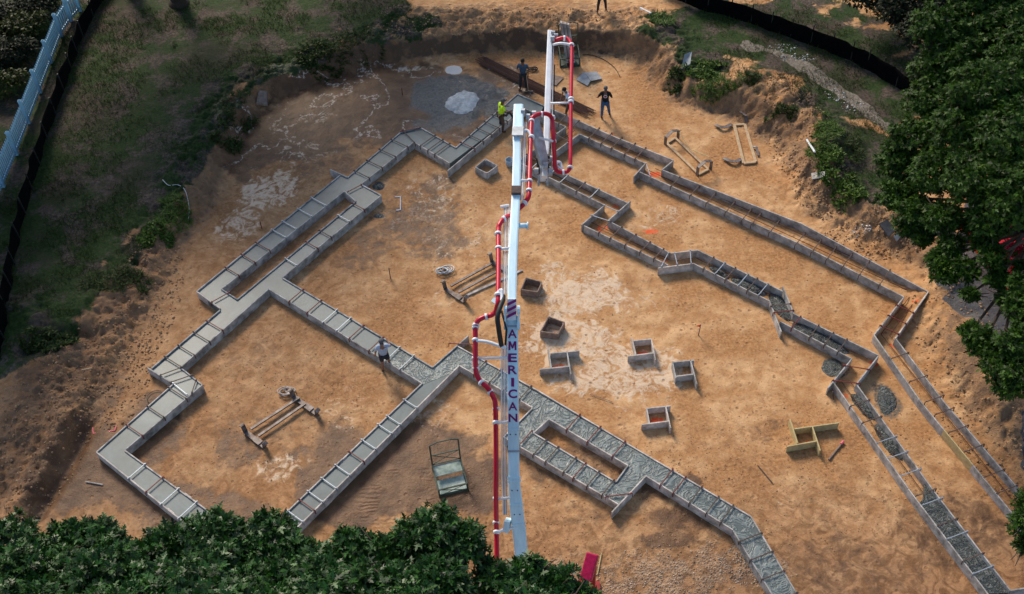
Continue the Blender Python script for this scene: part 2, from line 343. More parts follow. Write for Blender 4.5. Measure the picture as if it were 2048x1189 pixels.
def ground_mat():
    m = bpy.data.materials.new('site_soil'); m.use_nodes = True; n = m.node_tree; L = n.links
    N = lambda t, **k: n.nodes.new(t)
    b = n.nodes['Principled BSDF']; b.inputs['Specular IOR Level'].default_value = .3
    tc = N('ShaderNodeTexCoord')
    def noise(s, d=6, dist=0, rough=.6):
        q = N('ShaderNodeTexNoise'); q.inputs['Scale'].default_value = s; q.inputs['Detail'].default_value = d; q.inputs['Distortion'].default_value = dist; q.inputs['Roughness'].default_value = rough
        L.new(tc.outputs['Object'], q.inputs['Vector']); return q.outputs[0]
    def ramp(x, a, b_):
        q = N('ShaderNodeMapRange'); q.inputs['From Min'].default_value = a; q.inputs['From Max'].default_value = b_; q.interpolation_type = 'SMOOTHSTEP'; L.new(x, q.inputs['Value']); return q.outputs[0]
    def math_(op, a, b_=0.0):
        q = N('ShaderNodeMath'); q.operation = op
        for i, v in enumerate((a, b_)):
            if isinstance(v, (int, float)): q.inputs[i].default_value = v
            else: L.new(v, q.inputs[i])
        return q.outputs[0]
    def mix(f, a, b_):
        q = N('ShaderNodeMix'); q.data_type = 'RGBA'
        if isinstance(f, (int, float)): q.inputs[0].default_value = f
        else: L.new(f, q.inputs[0])
        for i, v in ((6, a), (7, b_)):
            if isinstance(v, tuple): q.inputs[i].default_value = (*v, 1)
            else: L.new(v, q.inputs[i])
        return q.outputs[2]
    def attr(nm):
        q = N('ShaderNodeAttribute'); q.attribute_name = nm; s = N('ShaderNodeSeparateColor'); L.new(q.outputs['Color'], s.inputs[0]); return s.outputs[0], s.outputs[1], s.outputs[2], q.outputs['Alpha']
    g, wt, pl, gv = attr('M1'); dvv, pt, sd_, sl_ = attr('M2'); st, sw, bk, tk = attr('M3')
    big = noise(.35, 5); mid = noise(1.6, 7); fine = noise(9, 6); vf = noise(38, 4); blot = noise(2.4, 8, .8); blot2 = noise(5.5, 5, 1.2); blot3 = noise(1.7, 7, 1.8, .62)
    c = mix(ramp(mid, .3, .7), (.42,.21,.085), (.66,.41,.21))
    c = mix(ramp(big, .42, .62), c, mix(ramp(fine, .3, .7), (.32,.145,.05), (.50,.27,.12)))
    c = mix(math_('MULTIPLY', ramp(blot2, .55, .63), .42), c, (.24,.115,.05))
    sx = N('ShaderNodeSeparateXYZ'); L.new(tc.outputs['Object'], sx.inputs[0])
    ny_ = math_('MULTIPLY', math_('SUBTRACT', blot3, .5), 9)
    brown_grad = math_('MAXIMUM', math_('SUBTRACT', 1, ramp(math_('ADD', sx.outputs[1], ny_), 15.5, 22.5)), math_('MULTIPLY', math_('SUBTRACT', 1, ramp(math_('ADD', sx.outputs[0], ny_), -9.5, -.5)), .62))  # darker brown soil towards the near and left sides, broken by noise
    c = mix(math_('MULTIPLY', brown_grad, .78), c, mix(ramp(blot3, .40, .60), (.15,.072,.032), (.36,.20,.105)))
    # bank soil: rougher, streaky
    c = mix(math_('MULTIPLY', bk, ramp(blot, .4, .6)), c, (.30,.18,.10))
    c = mix(math_('MULTIPLY', st, math_('ADD', ramp(mid, .35, .6), .45)), c, (.115,.07,.045))
    # wet soil
    wf = ramp(math_('ADD', wt, math_('MULTIPLY', math_('SUBTRACT', blot, .5), .9)), .3, .62)
    c = mix(math_('MULTIPLY', wf, .92), c, mix(ramp(mid, .35, .65), (.085,.042,.020), (.165,.085,.040)))
    # pale dried clay skin, flaky edges
    pf = ramp(math_('ADD', math_('MULTIPLY', pl, .8), math_('ADD', math_('MULTIPLY', math_('SUBTRACT', blot3, .5), 2.2), math_('MULTIPLY', math_('SUBTRACT', blot2, .5), 1.0))), .55, 1.05)
    pf = math_('MULTIPLY', pf, ramp(pl, .12, .3))
    tn = noise(.32, 8, .3, .56); tl = math_('ABSOLUTE', math_('SUBTRACT', tn, .49)); tl = math_('SUBTRACT', 1, ramp(tl, .001, .013)); sx = N('ShaderNodeSeparateXYZ'); L.new(tc.outputs['Object'], sx.inputs[0])
    tl = math_('MULTIPLY', tl, math_('MULTIPLY', ramp(wt, .45, .75), ramp(fine, .42, .56))); tl = math_('MULTIPLY', tl, ramp(sx.outputs[1], 28, 30))
    c = mix(math_('MULTIPLY', tl, .85), c, (.62,.52,.42))
    c = mix(math_('MULTIPLY', pf, .85), c, (.70,.55,.40))
    vp = N('ShaderNodeTexVoronoi'); vp.inputs['Scale'].default_value = 3.2; L.new(tc.outputs['Object'], vp.inputs['Vector'])
    pit = math_('MULTIPLY', math_('SUBTRACT', 1, ramp(vp.outputs['Distance'], .10, .26)), ramp(mid, .44, .56))
    c = mix(math_('MULTIPLY', pit, .6), c, (.22,.115,.055))
    # gravel
    vo = N('ShaderNodeTexVoronoi'); vo.inputs['Scale'].default_value = 15; L.new(tc.outputs['Object'], vo.inputs['Vector'])
    gf = ramp(math_('ADD', gv, math_('MULTIPLY', math_('SUBTRACT', mid, .5), 1.9)), .35, .7)
    gcol = N('ShaderNodeMix'); gcol.data_type = 'RGBA'; gcol.inputs[6].default_value = (.17,.10,.06,1); gcol.inputs[7].default_value = (.46,.36,.27,1)
    sv = N('ShaderNodeSeparateColor'); L.new(vo.outputs['Color'], sv.inputs[0]); L.new(sv.outputs[0], gcol.inputs[0])
    c = mix(math_('MULTIPLY', gf, .5), c, gcol.outputs[2])
    # slurry
    c = mix(ramp(math_('ADD', sd_, math_('MULTIPLY', math_('SUBTRACT', fine, .5), 1.1)), .3, .75), c, mix(ramp(fine, .3, .7), (.06,.058,.052), (.12,.12,.11)))
    c = mix(ramp(math_('ADD', sl_, math_('MULTIPLY', math_('SUBTRACT', fine, .5), .7)), .45, .6), c, (.70,.66,.60))
    # paint
    c = mix(math_('MULTIPLY', ramp(math_('ADD', pt, math_('MULTIPLY', math_('SUBTRACT', blot2, .5), 2.0)), .62, .95), .85), c, (.85,.10,.03))
    # turf, colours darkened to add to the tree shade
    ga = mix(ramp(fine, .3, .75), (.009,.030,.003), (.036,.060,.012)); ln = noise(.9, 9, .2, .66); ga = mix(math_('MULTIPLY', ramp(ln, .46, .60), .92), ga, mix(ramp(fine, .35, .7), (.05,.036,.031), (.135,.10,.08))); ga = mix(math_('MULTIPLY', ramp(big, .5, .62), .45), ga, (.055,.04,.03))
    gf2 = ramp(math_('ADD', g, math_('MULTIPLY', math_('SUBTRACT', blot, .5), 1.0)), .33, .58)
    c = mix(gf2, c, ga)
    c = mix(math_('MULTIPLY', ramp(sw, .35, .6), .9), c, mix(ramp(fine, .35, .6), (.15,.12,.09), (.25,.22,.185)))
    c = mix(ramp(math_('ADD', dvv, math_('MULTIPLY', math_('SUBTRACT', fine, .5), .3)), .45, .6), c, mix(ramp(mid, .3, .7), (.075,.075,.085), (.11,.105,.105)))
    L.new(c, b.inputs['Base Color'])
    r = math_('SUBTRACT', .92, math_('MULTIPLY', wf, .40)); r = math_('SUBTRACT', r, math_('MULTIPLY', sd_, .3)); L.new(r, b.inputs['Roughness'])
    hgt = math_('ADD', math_('MULTIPLY', fine, .5), math_('ADD', math_('MULTIPLY', vf, .25), mid))
    hgt = math_('ADD', hgt, math_('MULTIPLY', math_('MULTIPLY', vo.outputs['Distance'], gf), 1.2))
    hgt = math_('ADD', hgt, math_('MULTIPLY', pf, .12)); hgt = math_('SUBTRACT', hgt, math_('MULTIPLY', pit, .5))
    wv = N('ShaderNodeTexWave'); wv.inputs['Scale'].default_value = 2.1; wv.inputs['Distortion'].default_value = 6; wv.inputs['Detail'].default_value = 2; wv.bands_direction = 'Y'; L.new(tc.outputs['Object'], wv.inputs['Vector'])
    hgt = math_('ADD', hgt, math_('MULTIPLY', math_('MULTIPLY', wv.outputs['Fac'], tk), .45))
    bs = math_('ADD', .5, math_('MULTIPLY', bk, .5))
    bp = N('ShaderNodeBump'); bp.inputs['Distance'].default_value = .09; L.new(bs, bp.inputs['Strength']); L.new(hgt, bp.inputs['Height']); L.new(bp.outputs[0], b.inputs['Normal'])
    return m
nx, ny = GX.shape
idx = np.arange(nx*ny).reshape(nx, ny)
fc = np.stack([idx[:-1,:-1], idx[1:,:-1], idx[1:,1:], idx[:-1,1:]], -1).reshape(-1, 4)
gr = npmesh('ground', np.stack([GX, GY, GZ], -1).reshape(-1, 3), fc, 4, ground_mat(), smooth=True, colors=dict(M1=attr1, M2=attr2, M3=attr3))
tag(gr, 'excavated tan and brown soil of the building site with lawn around it', 'ground', kind='structure')

# ---------------------------------------------------------------- leaf meshes
def leaf_mat(name, c1, c2, rough=.45, hi=None):
    m = bpy.data.materials.new(name); m.use_nodes = True; n = m.node_tree; L = n.links; b = n.nodes['Principled BSDF']
    g = n.nodes.new('ShaderNodeNewGeometry'); r = n.nodes.new('ShaderNodeValToRGB'); e = r.color_ramp.elements
    e[0].color = (*c1, 1); e[1].color = (*c2, 1)
    if hi: q = e.new(.96); q.color = (*c2, 1); e[2].color = (*hi, 1)
    L.new(g.outputs['Random Per Island'], r.inputs[0]); L.new(r.outputs[0], b.inputs['Base Color'])
    b.inputs['Roughness'].default_value = rough; b.inputs['Specular IOR Level'].default_value = .35 if name == 'oak_leaf' else .22
    t = n.nodes.new('ShaderNodeBsdfTranslucent'); L.new(r.outputs[0], t.inputs[0]); mx = n.nodes.new('ShaderNodeMixShader'); mx.inputs[0].default_value = .2
    L.new(b.outputs[0], mx.inputs[1]); L.new(t.outputs[0], mx.inputs[2]); L.new(mx.outputs[0], n.nodes['Material Output'].inputs[0])
    return m
LM = dict(oak=leaf_mat('oak_leaf', (.004,.020,.003), (.032,.12,.016), .42, (.09,.17,.05)), maple=leaf_mat('maple_leaf', (.003,.015,.001), (.045,.118,.007), .55, (.10,.16,.02)),
 hedge=leaf_mat('dark_leaf', (.006,.012,.006), (.02,.03,.012), .6), weed=leaf_mat('weed_leaf', (.03,.07,.01), (.12,.20,.03), .5), blade=leaf_mat('grass_blade', (.018,.040,.006), (.065,.085,.02), .7, (.16,.12,.06)),  # blade colour also darkened to carry some tree shade
 weedd=leaf_mat('dull_weed_leaf', (.018,.038,.006), (.07,.10,.025), .6), shrub=leaf_mat('yellow_green_leaf', (.012,.026,.005), (.055,.075,.012), .55), petal=leaf_mat('crepe_petal', (.35,.005,.06), (.75,.02,.2), .6))
OAK = np.array([(0,0),(.05,.24),(.34,.18),(.08,.40),(.50,.62),(.10,.62),(.16,.86),(0,1.15),(-.16,.86),(-.10,.62),(-.50,.62),(-.08,.40),(-.34,.18),(-.05,.24)])
OVAL = np.array([(0,0),(.24,.35),(.18,.75),(0,1),(-.18,.75),(-.24,.35)])
BLADE = np.array([(-.06,0),(.06,0),(.0,1)])
def leaves(name, P, Dr, Nr, size, shape, m, parent=None, bend=.25):
    """P base points, Dr leaf direction, Nr rough normal"""
    Dr = Dr/np.linalg.norm(Dr, axis=1, keepdims=True); S = np.cross(Dr, Nr); S /= np.linalg.norm(S, axis=1, keepdims=True)+1e-9; U = np.cross(S, Dr)
    k = len(shape); n = len(P); sz = size[:, None, None]
    v = P[:, None, :]+sz*(shape[None, :, 0:1]*S[:, None, :]+shape[None, :, 1:2]*Dr[:, None, :]-bend*(shape[None, :, 1:2]**2)*U[:, None, :]+.25*np.abs(shape[None, :, 0:1])*U[:, None, :])
    off = np.array(parent.location) if parent else 0
    return npmesh(name, (v-off).reshape(-1, 3), np.arange(n*k).reshape(n, k), k, m, parent)
def rosettes(cent, out, nl, size, jit=.5):
    """leaf clusters at twig ends: cent (n,3), out (n,3)"""
    n = len(cent); P = np.repeat(cent, nl, 0); O = np.repeat(out, nl, 0)
    r = rng.normal(size=(n*nl, 3)); r /= np.linalg.norm(r, axis=1, keepdims=True)
    Dv = r+O*jit; Nv = O+np.array([0,0,.8])+.35*rng.normal(size=(n*nl, 3))
    P = P+r*size*.15
    return P, Dv, Nv, size*rng.uniform(.65, 1.2, n*nl)
def blob_pts(blobs, dens, zs=.8):
    C = []; O = []
    for (c, r) in blobs:
        n = int(dens*r*r*12); d = rng.normal(size=(n, 3)); d /= np.linalg.norm(d, axis=1, keepdims=True)
        d[:, 2] = np.where(d[:, 2] < -.25, -d[:, 2], d[:, 2])
        lump = .42+1.12*(fbm(d[:, 0]*2+c[0], d[:, 1]*2+c[1]+d[:, 2]*2, 2.3, 3, 3))
        rad = r*lump*rng.uniform(.55, 1.04, n)**.6
        C.append(np.array(c)+d*rad[:, None]*np.array([1, 1, zs])); O.append(d)
    return np.concatenate(C), np.concatenate(O)
def tree(name, base, blobs, label, leafm, shape, lsize, dens, nl=6, r0=.25, cat='tree', group=None, limbs=True):
    t = empty(name, base, label, cat, group)
    base = Vector(base); cs = [Vector(b[0]) for b in blobs]; cen = sum(cs, Vector())/len(cs)
    top = Vector((base.x*.6+cen.x*.4, base.y*.6+cen.y*.4, base.z+(cen.z-base.z)*.55))
    tb = MB(); tb.tube(curve([base+Vector((0,0,-.3)), base.lerp(top, .5)+Vector((.1,-.1,0)), top]), r0, 10, r0*.6)
    tb.tube([base+Vector((0,0,-.3)), base+Vector((0,0,.3))], r0*1.6, 10, r0*.95)
    tb.build('trunk', 'bark', t, True)
    if limbs:
        lb = MB()
        for c in cs:
            mid = top.lerp(c, .5)+Vector((random.uniform(-.3,.3), random.uniform(-.3,.3), .3)); lb.tube(curve([top, mid, c]), r0*.32, 6, .03)
            for k in range(3):
                e = c+Vector((random.uniform(-1,1), random.uniform(-1,1), random.uniform(-.2,1)))*.7; lb.tube([c, e], .03, 5, .012)
        lb.build('branch', 'twig', t, True)
    C, O = blob_pts(blobs, dens); P, Dv, Nv, S = rosettes(C, O, nl, lsize)
    leaves('crown', P, Dv, Nv, S, shape, leafm, t)
    return t

# ---------------------------------------------------------------- footing formwork
BH = .40
def plankrun(t, a, b, m, name='board', hgt=BH, thick=.045, zoff=0, L0=3.4):
    """a run of planks between two photo bearings at plank-top height"""
    A = V(*a, BH); B = V(*b, BH); d = B-A; L = d.length; n = max(1, int(round(L/L0))); s = 0
    nrm = Vector((-d.y, d.x, 0)).normalized()
    for k in range(n):
        p = A+d*(k/n); q = A+d*((k+1)/n)
        off = nrm*random.uniform(-.008, .008)*(n > 1); dz = random.uniform(-.012, .006)
        dirn = d.normalized()
        if n > 1 and k < n-1: q = q-dirn*.006
        top = BH+dz+zoff
        mb = MB(); mb.bar((p+off).xy.to_3d()+Vector((0,0,top-hgt/2)), (q+off).xy.to_3d()+Vector((0,0,top-hgt/2+random.uniform(-.008,.008))), thick, hgt)
        if k > 0: mb.bar(p.xy.to_3d()-dirn*.16+nrm*.04+Vector((0,0,top-.2)), p.xy.to_3d()+dirn*.16+nrm*.04+Vector((0,0,top-.2)), .035, .30)
        mb.build(name, m if random.random() < .8 else random.choice([m, 'boardp' if m != 'boardp' else 'board']), t, bevel=.004)
def crossing(t, A, B, kind):
    d = (B-A).normalized(); z = BH+.018; A2 = Vector((A.x, A.y, z))-d*.05; B2 = Vector((B.x, B.y, z))+d*.05
    mb = MB(); w_ = .03 if kind == 'strapw' else .032
    mb.bar(A2, B2, w_, .022); mb.bar(A2+Vector((0,0,.012)), A2-Vector((0,0,.2)), w_, .016, upv=d); mb.bar(B2+Vector((0,0,.012)), B2-Vector((0,0,.2)), w_, .016, upv=d)
    mb.box(A2+d*.05+Vector((0,0,.02)), (.045,.04,.035), math.atan2(d.y, d.x)); mb.box(B2-d*.05+Vector((0,0,.02)), (.045,.04,.035), math.atan2(d.y, d.x))
    mb.build('strap', kind, t)
def lerp2(l, f): return (l[0][0]+(l[1][0]-l[0][0])*f, l[0][1]+(l[1][1]-l[0][1])*f)
GRP = 'board forms of the footings'
def leg(label, runs, strap=None, mats='board', rebar=False, kinds='rw', cut=(.08,.93), diag=None):
    P0 = V(*runs[0][0], 0); c = P0
    t = empty('footing_form', (c.x, c.y, 0), label, 'formwork', GRP)
    for r in runs:
        for i in range(len(r)-1): plankrun(t, r[i], r[i+1], mats if isinstance(mats, str) else random.choice(mats))
    if strap:
        la, lb, n = strap
        for i in range(n):
            f = cut[0]+(cut[1]-cut[0])*((i+.5)/n)+random.uniform(-.02, .02)
            A = V(*lerp2(la, f), BH); # nearest point on the other line
            a2 = V(*lb[0], BH); b2 = V(*lb[1], BH); dd = b2-a2; tt = (A-a2).dot(dd)/dd.dot(dd)
            if -.03 < tt < 1.03:
                B = a2+dd*tt
                kk = random.choice(kinds); crossing(t, A, B, {'r':'strapr','w':'strapw','d':'strapd'}[kk])
        if rebar:
            A0, A1, B0, B1 = V(*la[0], 0), V(*la[1], 0), V(*lb[0], 0), V(*lb[1], 0)
            dA = (A1-A0); 
            a2 = B0; dd = B1-B0; B0 = a2+dd*max(0, min(1, (A0-a2).dot(dd)/dd.dot(dd))); B1 = a2+dd*max(0, min(1, (A1-a2).dot(dd)/dd.dot(dd)))
            for f in (.3, .7):
                mb = MB(); mb.tube([A0.lerp(B0, f)+Vector((0,0,.10)), A1.lerp(B1, f)+Vector((0,0,.10))], .014, 6); mb.build('rebar', 'rebar', t)
    if diag:
        for a, b, k in diag: crossing(t, V(*a, BH), V(*b, BH), k)
    return t
W3 = ['board', 'board', 'boardp']
o1 = ((192.6,904),(499,1150)); i1 = ((249.5,900.3),(506.6,1088))
leg('long poured form at the lower left, running down into the oak leaves', [o1, i1], (i1, o1, 6), 'boardp', kinds='ww wr'.replace(' ', ''))
o2 = ((192.6,904),(346.7,767.5)); i2 = ((249.5,900.3),(404.5,769.8))
leg('short poured form rising from the leftmost corner of the footing', [o2, i2], (i2, o2, 3), W3, kinds='rdr')
leg('small poured jog beside the loose wire ring at far left', [((294.4,735),(346.7,767.5)), ((404.5,769.8),(360.6,735))], None, 'board', diag=[((322,751),(362,736),'strapd'), ((343,765),(384,751),'strapd'), ((347,768),(374,790),'strapw'), ((392,762),(384,786),'strapd')])
leg('poured form between the left jog and the left end of the long narrow loop', [((302.7,737.4),(440.4,620)), ((360.6,735),(537,578))], (((302.7,737.4),(440.4,620)), ((360.6,735),(537,578)), 4), W3, kinds='rrdd')
leg('left end of the long narrow poured loop', [((393.3,583),(440.4,617)), ((442.5,578),(474,598.7))], None, 'boardp', diag=[((424,605),(458,586),'strapr')])
o6 = ((393.3,583),(680,349.7)); i6 = ((442.5,578),(688.5,382))
leg('outer long side of the narrow poured loop, nearest the grassy bank', [o6, i6], (i6, o6, 7), 'board', kinds='wwrr')
o7 = ((474,598.7),(711.6,402.3)); i7 = ((564.5,555.8),(762,390.5))
leg('inner long side of the narrow poured loop, with the cross footing branching off it', [o7, i7], (i7, ((474,598.7),(711.6,402.3)), 5), W3, kinds='wrdr')
leg('upper end of the narrow poured loop, a grey lump of concrete beside its corner', [((660,339),(694.8,354.8)), ((722,368.7),(762,390.5)), ((688.5,382),(711.6,402.3))], None, 'board', diag=[((697,384),(722,371),'strapr')])
leg('poured form between the narrow loop and the bend nearest the grey mortar pile', [((694.8,354.8),(802,263.5)), ((802,263.5),(840,254.3)), ((722,368.7),(827.3,283.7))], (((722,368.7),(827.3,283.7)), ((694.8,354.8),(802,263.5)), 4), 'board', kinds='drd', cut=(.05,.98), diag=[((802,264),(840,256),'strapr'),((806,262),(829,286),'strapd')])
leg('short poured form descending to the notch left of the open wooden box', [((840,254.3),(911.4,295)), ((827.3,283.7),(898.8,325.8))], (((827.3,283.7),(898.8,325.8)), ((840,254.3),(911.4,295)), 4), 'boardp', kinds='ddr')
leg('poured form rising to the top corner, ending under the yellow vest worker', [((911.4,295),(1036,186.7)), ((895.4,342),(1046,216))], (((895.4,342),(1046,216)), ((911.4,295),(1036,186.7)), 8), 'boardp', kinds='ddr')
leg('poured cross footing with the shirted worker standing at its edge', [((564.5,555.8),(865,735)), ((537,578),(844,766))], (((564.5,555.8),(865,735)), ((537,578),(844,766)), 8), 'board', kinds='wwr')
leg('wide straight poured form running down from the centre into the oak leaves', [((844,766),(506.6,1088)), ((919,731),(499,1150))], (((844,766),(506.6,1088)), ((919,731),(499,1150)), 11), 'boardp', kinds='wwrw')
leg('short pointed board form at the central junction beside the red pipe', [((865,735),(936.6,671.8))], None, 'board', diag=[((900,688),(950,690),'strapr')])
leg('rough poured form crossing beneath the lettered boom', [((914,691.6),(1074,780)), ((919,731),(1065,815))], (((919,731),(1065,815)), ((914,691.6),(1074,780)), 4), W3, kinds='drd')
leg('left end of the rectangular loop just right of the boom', [((1065,816),(1007,874)), ((1067,866),(1098,837.8))], None, 'boardp')
leg('upper long side of the rectangular loop right of the boom', [((1074,780),(1300,914)), ((1098,837.8),(1256,931))], (((1098,837.8),(1256,931)), ((1074,780),(1300,914)), 3), 'boardp', kinds='r')
leg('lower long side of the rectangular loop right of the boom', [((1067,866),(1232,964)), ((1007,874),(1237,1008.7))], (((1007,874),(1237,1008.7)), ((1067,866),(1232,964)), 7), 'boardp', kinds='dr')
leg('right end of the rectangular loop with a board poking out below', [((1256,931),(1232,964)), ((1292,952),(1223.5,1025))], None, 'boardp', diag=[((1214,994),(1262,988),'strapr')])
leg('rough poured form sloping from the rectangular loop to the lower bend', [((1300,914),(1502,1033)), ((1292,952),(1466,1060))], (((1292,952),(1466,1060)), ((1300,914),(1502,1033)), 5), 'boardp', kinds='rd')
leg('poured form leaving the bottom edge right of the pink outrigger', [((1502,1033),(1610,1215)), ((1466,1060),(1560,1215))], (((1502,1033),(1610,1215)), ((1466,1060),(1560,1215)), 4), 'board', kinds='dw')
# the unpoured side
leg('open form at the top right, starting behind the boom at the top corner', [((1036,188),(1225,272)), ((1225,272),(1347,320.7)), ((1046,216),(1132,254)), ((1159,268),(1291,326.6))], (((1159,268),(1291,326.6)), ((1036,188),(1347,320.7)), 5), 'board', True, 'd', diag=[((1085,232),(1098,215),'strapd'), ((1118,247),(1133,231),'strapd'), ((1142,259),(1158,243),'strapd')])
leg('small open jog with bright orange paint inside, nearest the steel arches', [((1347,320.7),(1323.7,339.8)), ((1291,326.6),(1267.7,353))], None, 'board', diag=[((1292,328),(1300,352),'strapw')])
leg('very long open form running along the right bank to the far right corner', [((1323.7,339.8),(1600,445.8)), ((1600,445.8),(1857,583)), ((1279.5,344),(1600,488)), ((1600,488),(1808,594))], (((1279.5,344),(1808,594)), ((1323.7,339.8),(1857,575)), 13), 'board', True, 'd')
leg('open form turning back at the far right corner beside the dirt mound', [((1857,583),(1791,676.6)), ((1808,594),(1748,670))], (((1808,594),(1748,670)), ((1857,583),(1791,676.6)), 3), 'boardp', True, 'dr')
leg('rightmost open form descending to the right edge under the tree', [((1791,676.6),(1885,800)), ((1885,800),(2039,980)), ((2039,980),(2110,1065)), ((1748,670),(1839,800)), ((1839,800),(1888,860)), ((1946,930),(2060,1070))], (((1748,670),(2060,1070)), ((1791,676.6),(2110,1065)), 9), 'board', True, 'd')
plankrun(bpy.data.objects[[o.name for o in bpy.data.objects if o.name.startswith('footing_form')][-1]], (1888,860), (1946,930), 'boardy')
leg('open branch form passing behind the boom tip, left of the pink soil paint', [((1132,254),(1035,323.5)), ((1159,268),(1080,325))], (((1132,254),(1035,323.5)), ((1159,268),(1080,325)), 3), 'board', True, 'd')
leg('open form running right from the boom cylinder to the first zigzag', [((1035,323.5),(1209,410.4)), ((1080,325),(1254.5,406))], (((1035,323.5),(1209,410.4)), ((1080,325),(1254.5,406)), 5), 'board', True, 'dw')
leg('first open zigzag jog, orange paint on the soil inside', [((1209,410.4),(1163,450)), ((1261,401.6),(1216,441.3))], None, 'board', diag=[((1184,432),(1218,443),'strapw'), ((1209,412),(1236,424),'strapw')])
leg('open form between the first zigzag and the flat elbow', [((1168,451.6),(1336.5,530)), ((1216,441.3),(1341.5,506.7))], (((1168,451.6),(1336.5,530)), ((1216,441.3),(1341.5,506.7)), 5), 'board', True, 'd')
leg('short flat elbow of open form with a board sticking out to the left', [((1316,536),(1387,527)), ((1341.5,506.7),(1395,500))], None, 'boardp', diag=[((1323,533),(1336,508),'strapw'), ((1354,529),(1349,507),'strapw'), ((1382,527),(1380,502),'strapw')])
leg('open form descending from the flat elbow to the kinked middle jog', [((1387,527),(1539,602)), ((1395,500),(1566,583))], (((1387,527),(1539,602)), ((1395,500),(1566,583)), 6), 'board', True, 'dw')
leg('kinked middle jog of form with dark loose concrete inside', [((1539,602),(1563,664)), ((1566,573.7),(1588,628))], (((1539,602),(1563,664)), ((1566,573.7),(1588,628)), 4), 'board', kinds='dr')
leg('form holding dark loose concrete below the middle jog', [((1560,643),(1703.8,717.7)), ((1588,628),(1757.6,711.4))], (((1560,643),(1703.8,717.7)), ((1588,628),(1757.6,711.4)), 4), 'board', True, 'dr')
leg('open zigzag jog beside a spill of dark concrete on the right', [((1703.8,717.7),(1656,776)), ((1757.6,711.4),(1713,768))], None, 'board', diag=[((1689,732),(1738,740),'strapr'), ((1667,762),(1718,768),'strapr')])
leg('long form descending to the bottom right corner, dark concrete at its foot', [((1667,765),(1816,976.6)), ((1816,976.6),(1985,1200)), ((1713,768),(1868.7,983)), ((1868.7,983),(2021,1181))], (((1667,765),(1985,1200)), ((1713,768),(2021,1181)), 11), 'board', True, 'wd')
leg('short form turning right at the bottom right corner of the photo', [((2021,1181),(2120,1166))], None, 'board')

# ---------------------------------------------------------------- concrete
def slab(name, outer, holes, z, m, label, depth=.3):
    loops = [[V(*p, BH) for p in outer]]+[[V(*p, BH) for p in h] for h in holes]
    flat = [p for l in loops for p in l]; tri = tessellate_polygon([[Vector((p.x, p.y, 0)) for p in l] for l in loops])
    n = len(flat); vs = [(p.x, p.y, z) for p in flat]+[(p.x, p.y, z-depth) for p in flat]; fs = [tuple(t) for t in tri]+[tuple(i+n for i in t) for t in tri]
    k = 0
    for l in loops:
        for i in range(len(l)): a = k+i; b = k+(i+1) % len(l); fs.append((a, b, b+n, a+n))
        k += len(l)
    o = MB().add(vs, fs).build(name, m); return tag(o, label, 'concrete', kind=None)
slab('poured_concrete', [(192.6,904),(346.7,767.5),(302.7,737.4),(440.4,620),(393.3,583),(680,349.7),(694.8,354.8),(802,263.5),(840,254.3),(911.4,295),(1036,186.7),(1088,210),(1076,232),(1046,216),(898.8,325.8),(827.3,283.7),(722,368.7),(762,390.5),(564.5,555.8),(797,695),(775,724),(537,578),(360.6,735),(404.5,769.8),(249.5,900.3),(506.6,1088),(838,771),(908,742),(499,1150)],
 [[(442.5,578),(474,598.7),(711.6,402.3),(688.5,382)]], BH-.06, 'concs', 'smooth screeded grey green concrete filling the left hand footings')
slab('poured_concrete', [(797,695),(865,735),(914,691.6),(1502,1033),(1610,1215),(1560,1215),(1466,1060),(1292,952),(1237,1008.7),(1007,874),(1065,816),(919,731),(908,742),(838,771),(844,766),(775,724)],
 [[(1067,866),(1098,837.8),(1256,931),(1232,964)]], BH-.052, 'concr', 'rough swirled fresh concrete filling the loop right of the boom')
slab('poured_concrete', [(1852,962),(2021,1181),(1973,1184),(1838,1006),(1850,990)], [], BH-.16, 'concd', 'dark fresh concrete filling the foot of the bottom right form', .2)
def heap(px, py, rx, ry, h, m, name, label, cat='concrete', rz=0, n=40, seed=0, z0=None, spike=.5):
    c = T(px, py) if z0 is None else V(px, py, z0)
    u = np.linspace(-1.25, 1.25, n); A, B = np.meshgrid(u, u, indexing='ij'); ca, sa = math.cos(rz), math.sin(rz)
    X = c.x+(A*rx*ca-B*ry*sa); Y = c.y+(A*rx*sa+B*ry*ca); r = np.hypot(A, B)+(fbm(X, Y, 2.2, 3, 50+seed)-.5)*.7
    Z = h*(np.clip(1-r*r, -.25, 1))*(1-spike/2+spike*fbm(X, Y, 9/max(rx, .4), 3, 60+seed))
    Zg = height(X, Y) if z0 is None else z0
    if z0 is None: Zg = Zg-.01
    keep = np.clip(1-r*r, -.25, 1) > -.2
    i = np.arange(n*n).reshape(n, n); f = np.stack([i[:-1,:-1], i[1:,:-1], i[1:,1:], i[:-1,1:]], -1).reshape(-1, 4)
    kf = keep.ravel()[f].all(1); vs = np.stack([X-c.x, Y-c.y, Z+Zg-c.z], -1).reshape(-1, 3)
    f = f[kf]; us, inv = np.unique(f, return_inverse=True)
    o = npmesh(name, vs[us], inv.reshape(-1, 4), 4, MT[m], smooth=True); o.location = c; return tag(o, label, cat)
heap(924, 206, .80, .85, .16, 'slurryp', 'mortar_pile', 'large round pale mortar pile in a dark wet ring', seed=1)
heap(757, 374, .26, .2, .12, 'concd', 'concrete_lump', 'dark lump of spilled concrete touching the upper loop corner', seed=2)
heap(757, 433, .2, .12, .07, 'concd', 'concrete_lump', 'small flat dark concrete lump on bare soil left of the bracket mark', seed=3)
heap(1668, 737, .48, .45, .12, 'concd', 'concrete_spill', 'dark concrete spill in the inner angle of the right zigzag form', seed=4)
heap(1773, 803, .34, .62, .11, 'concd', 'concrete_spill', 'dark concrete spill between the two rightmost forms', seed=5)
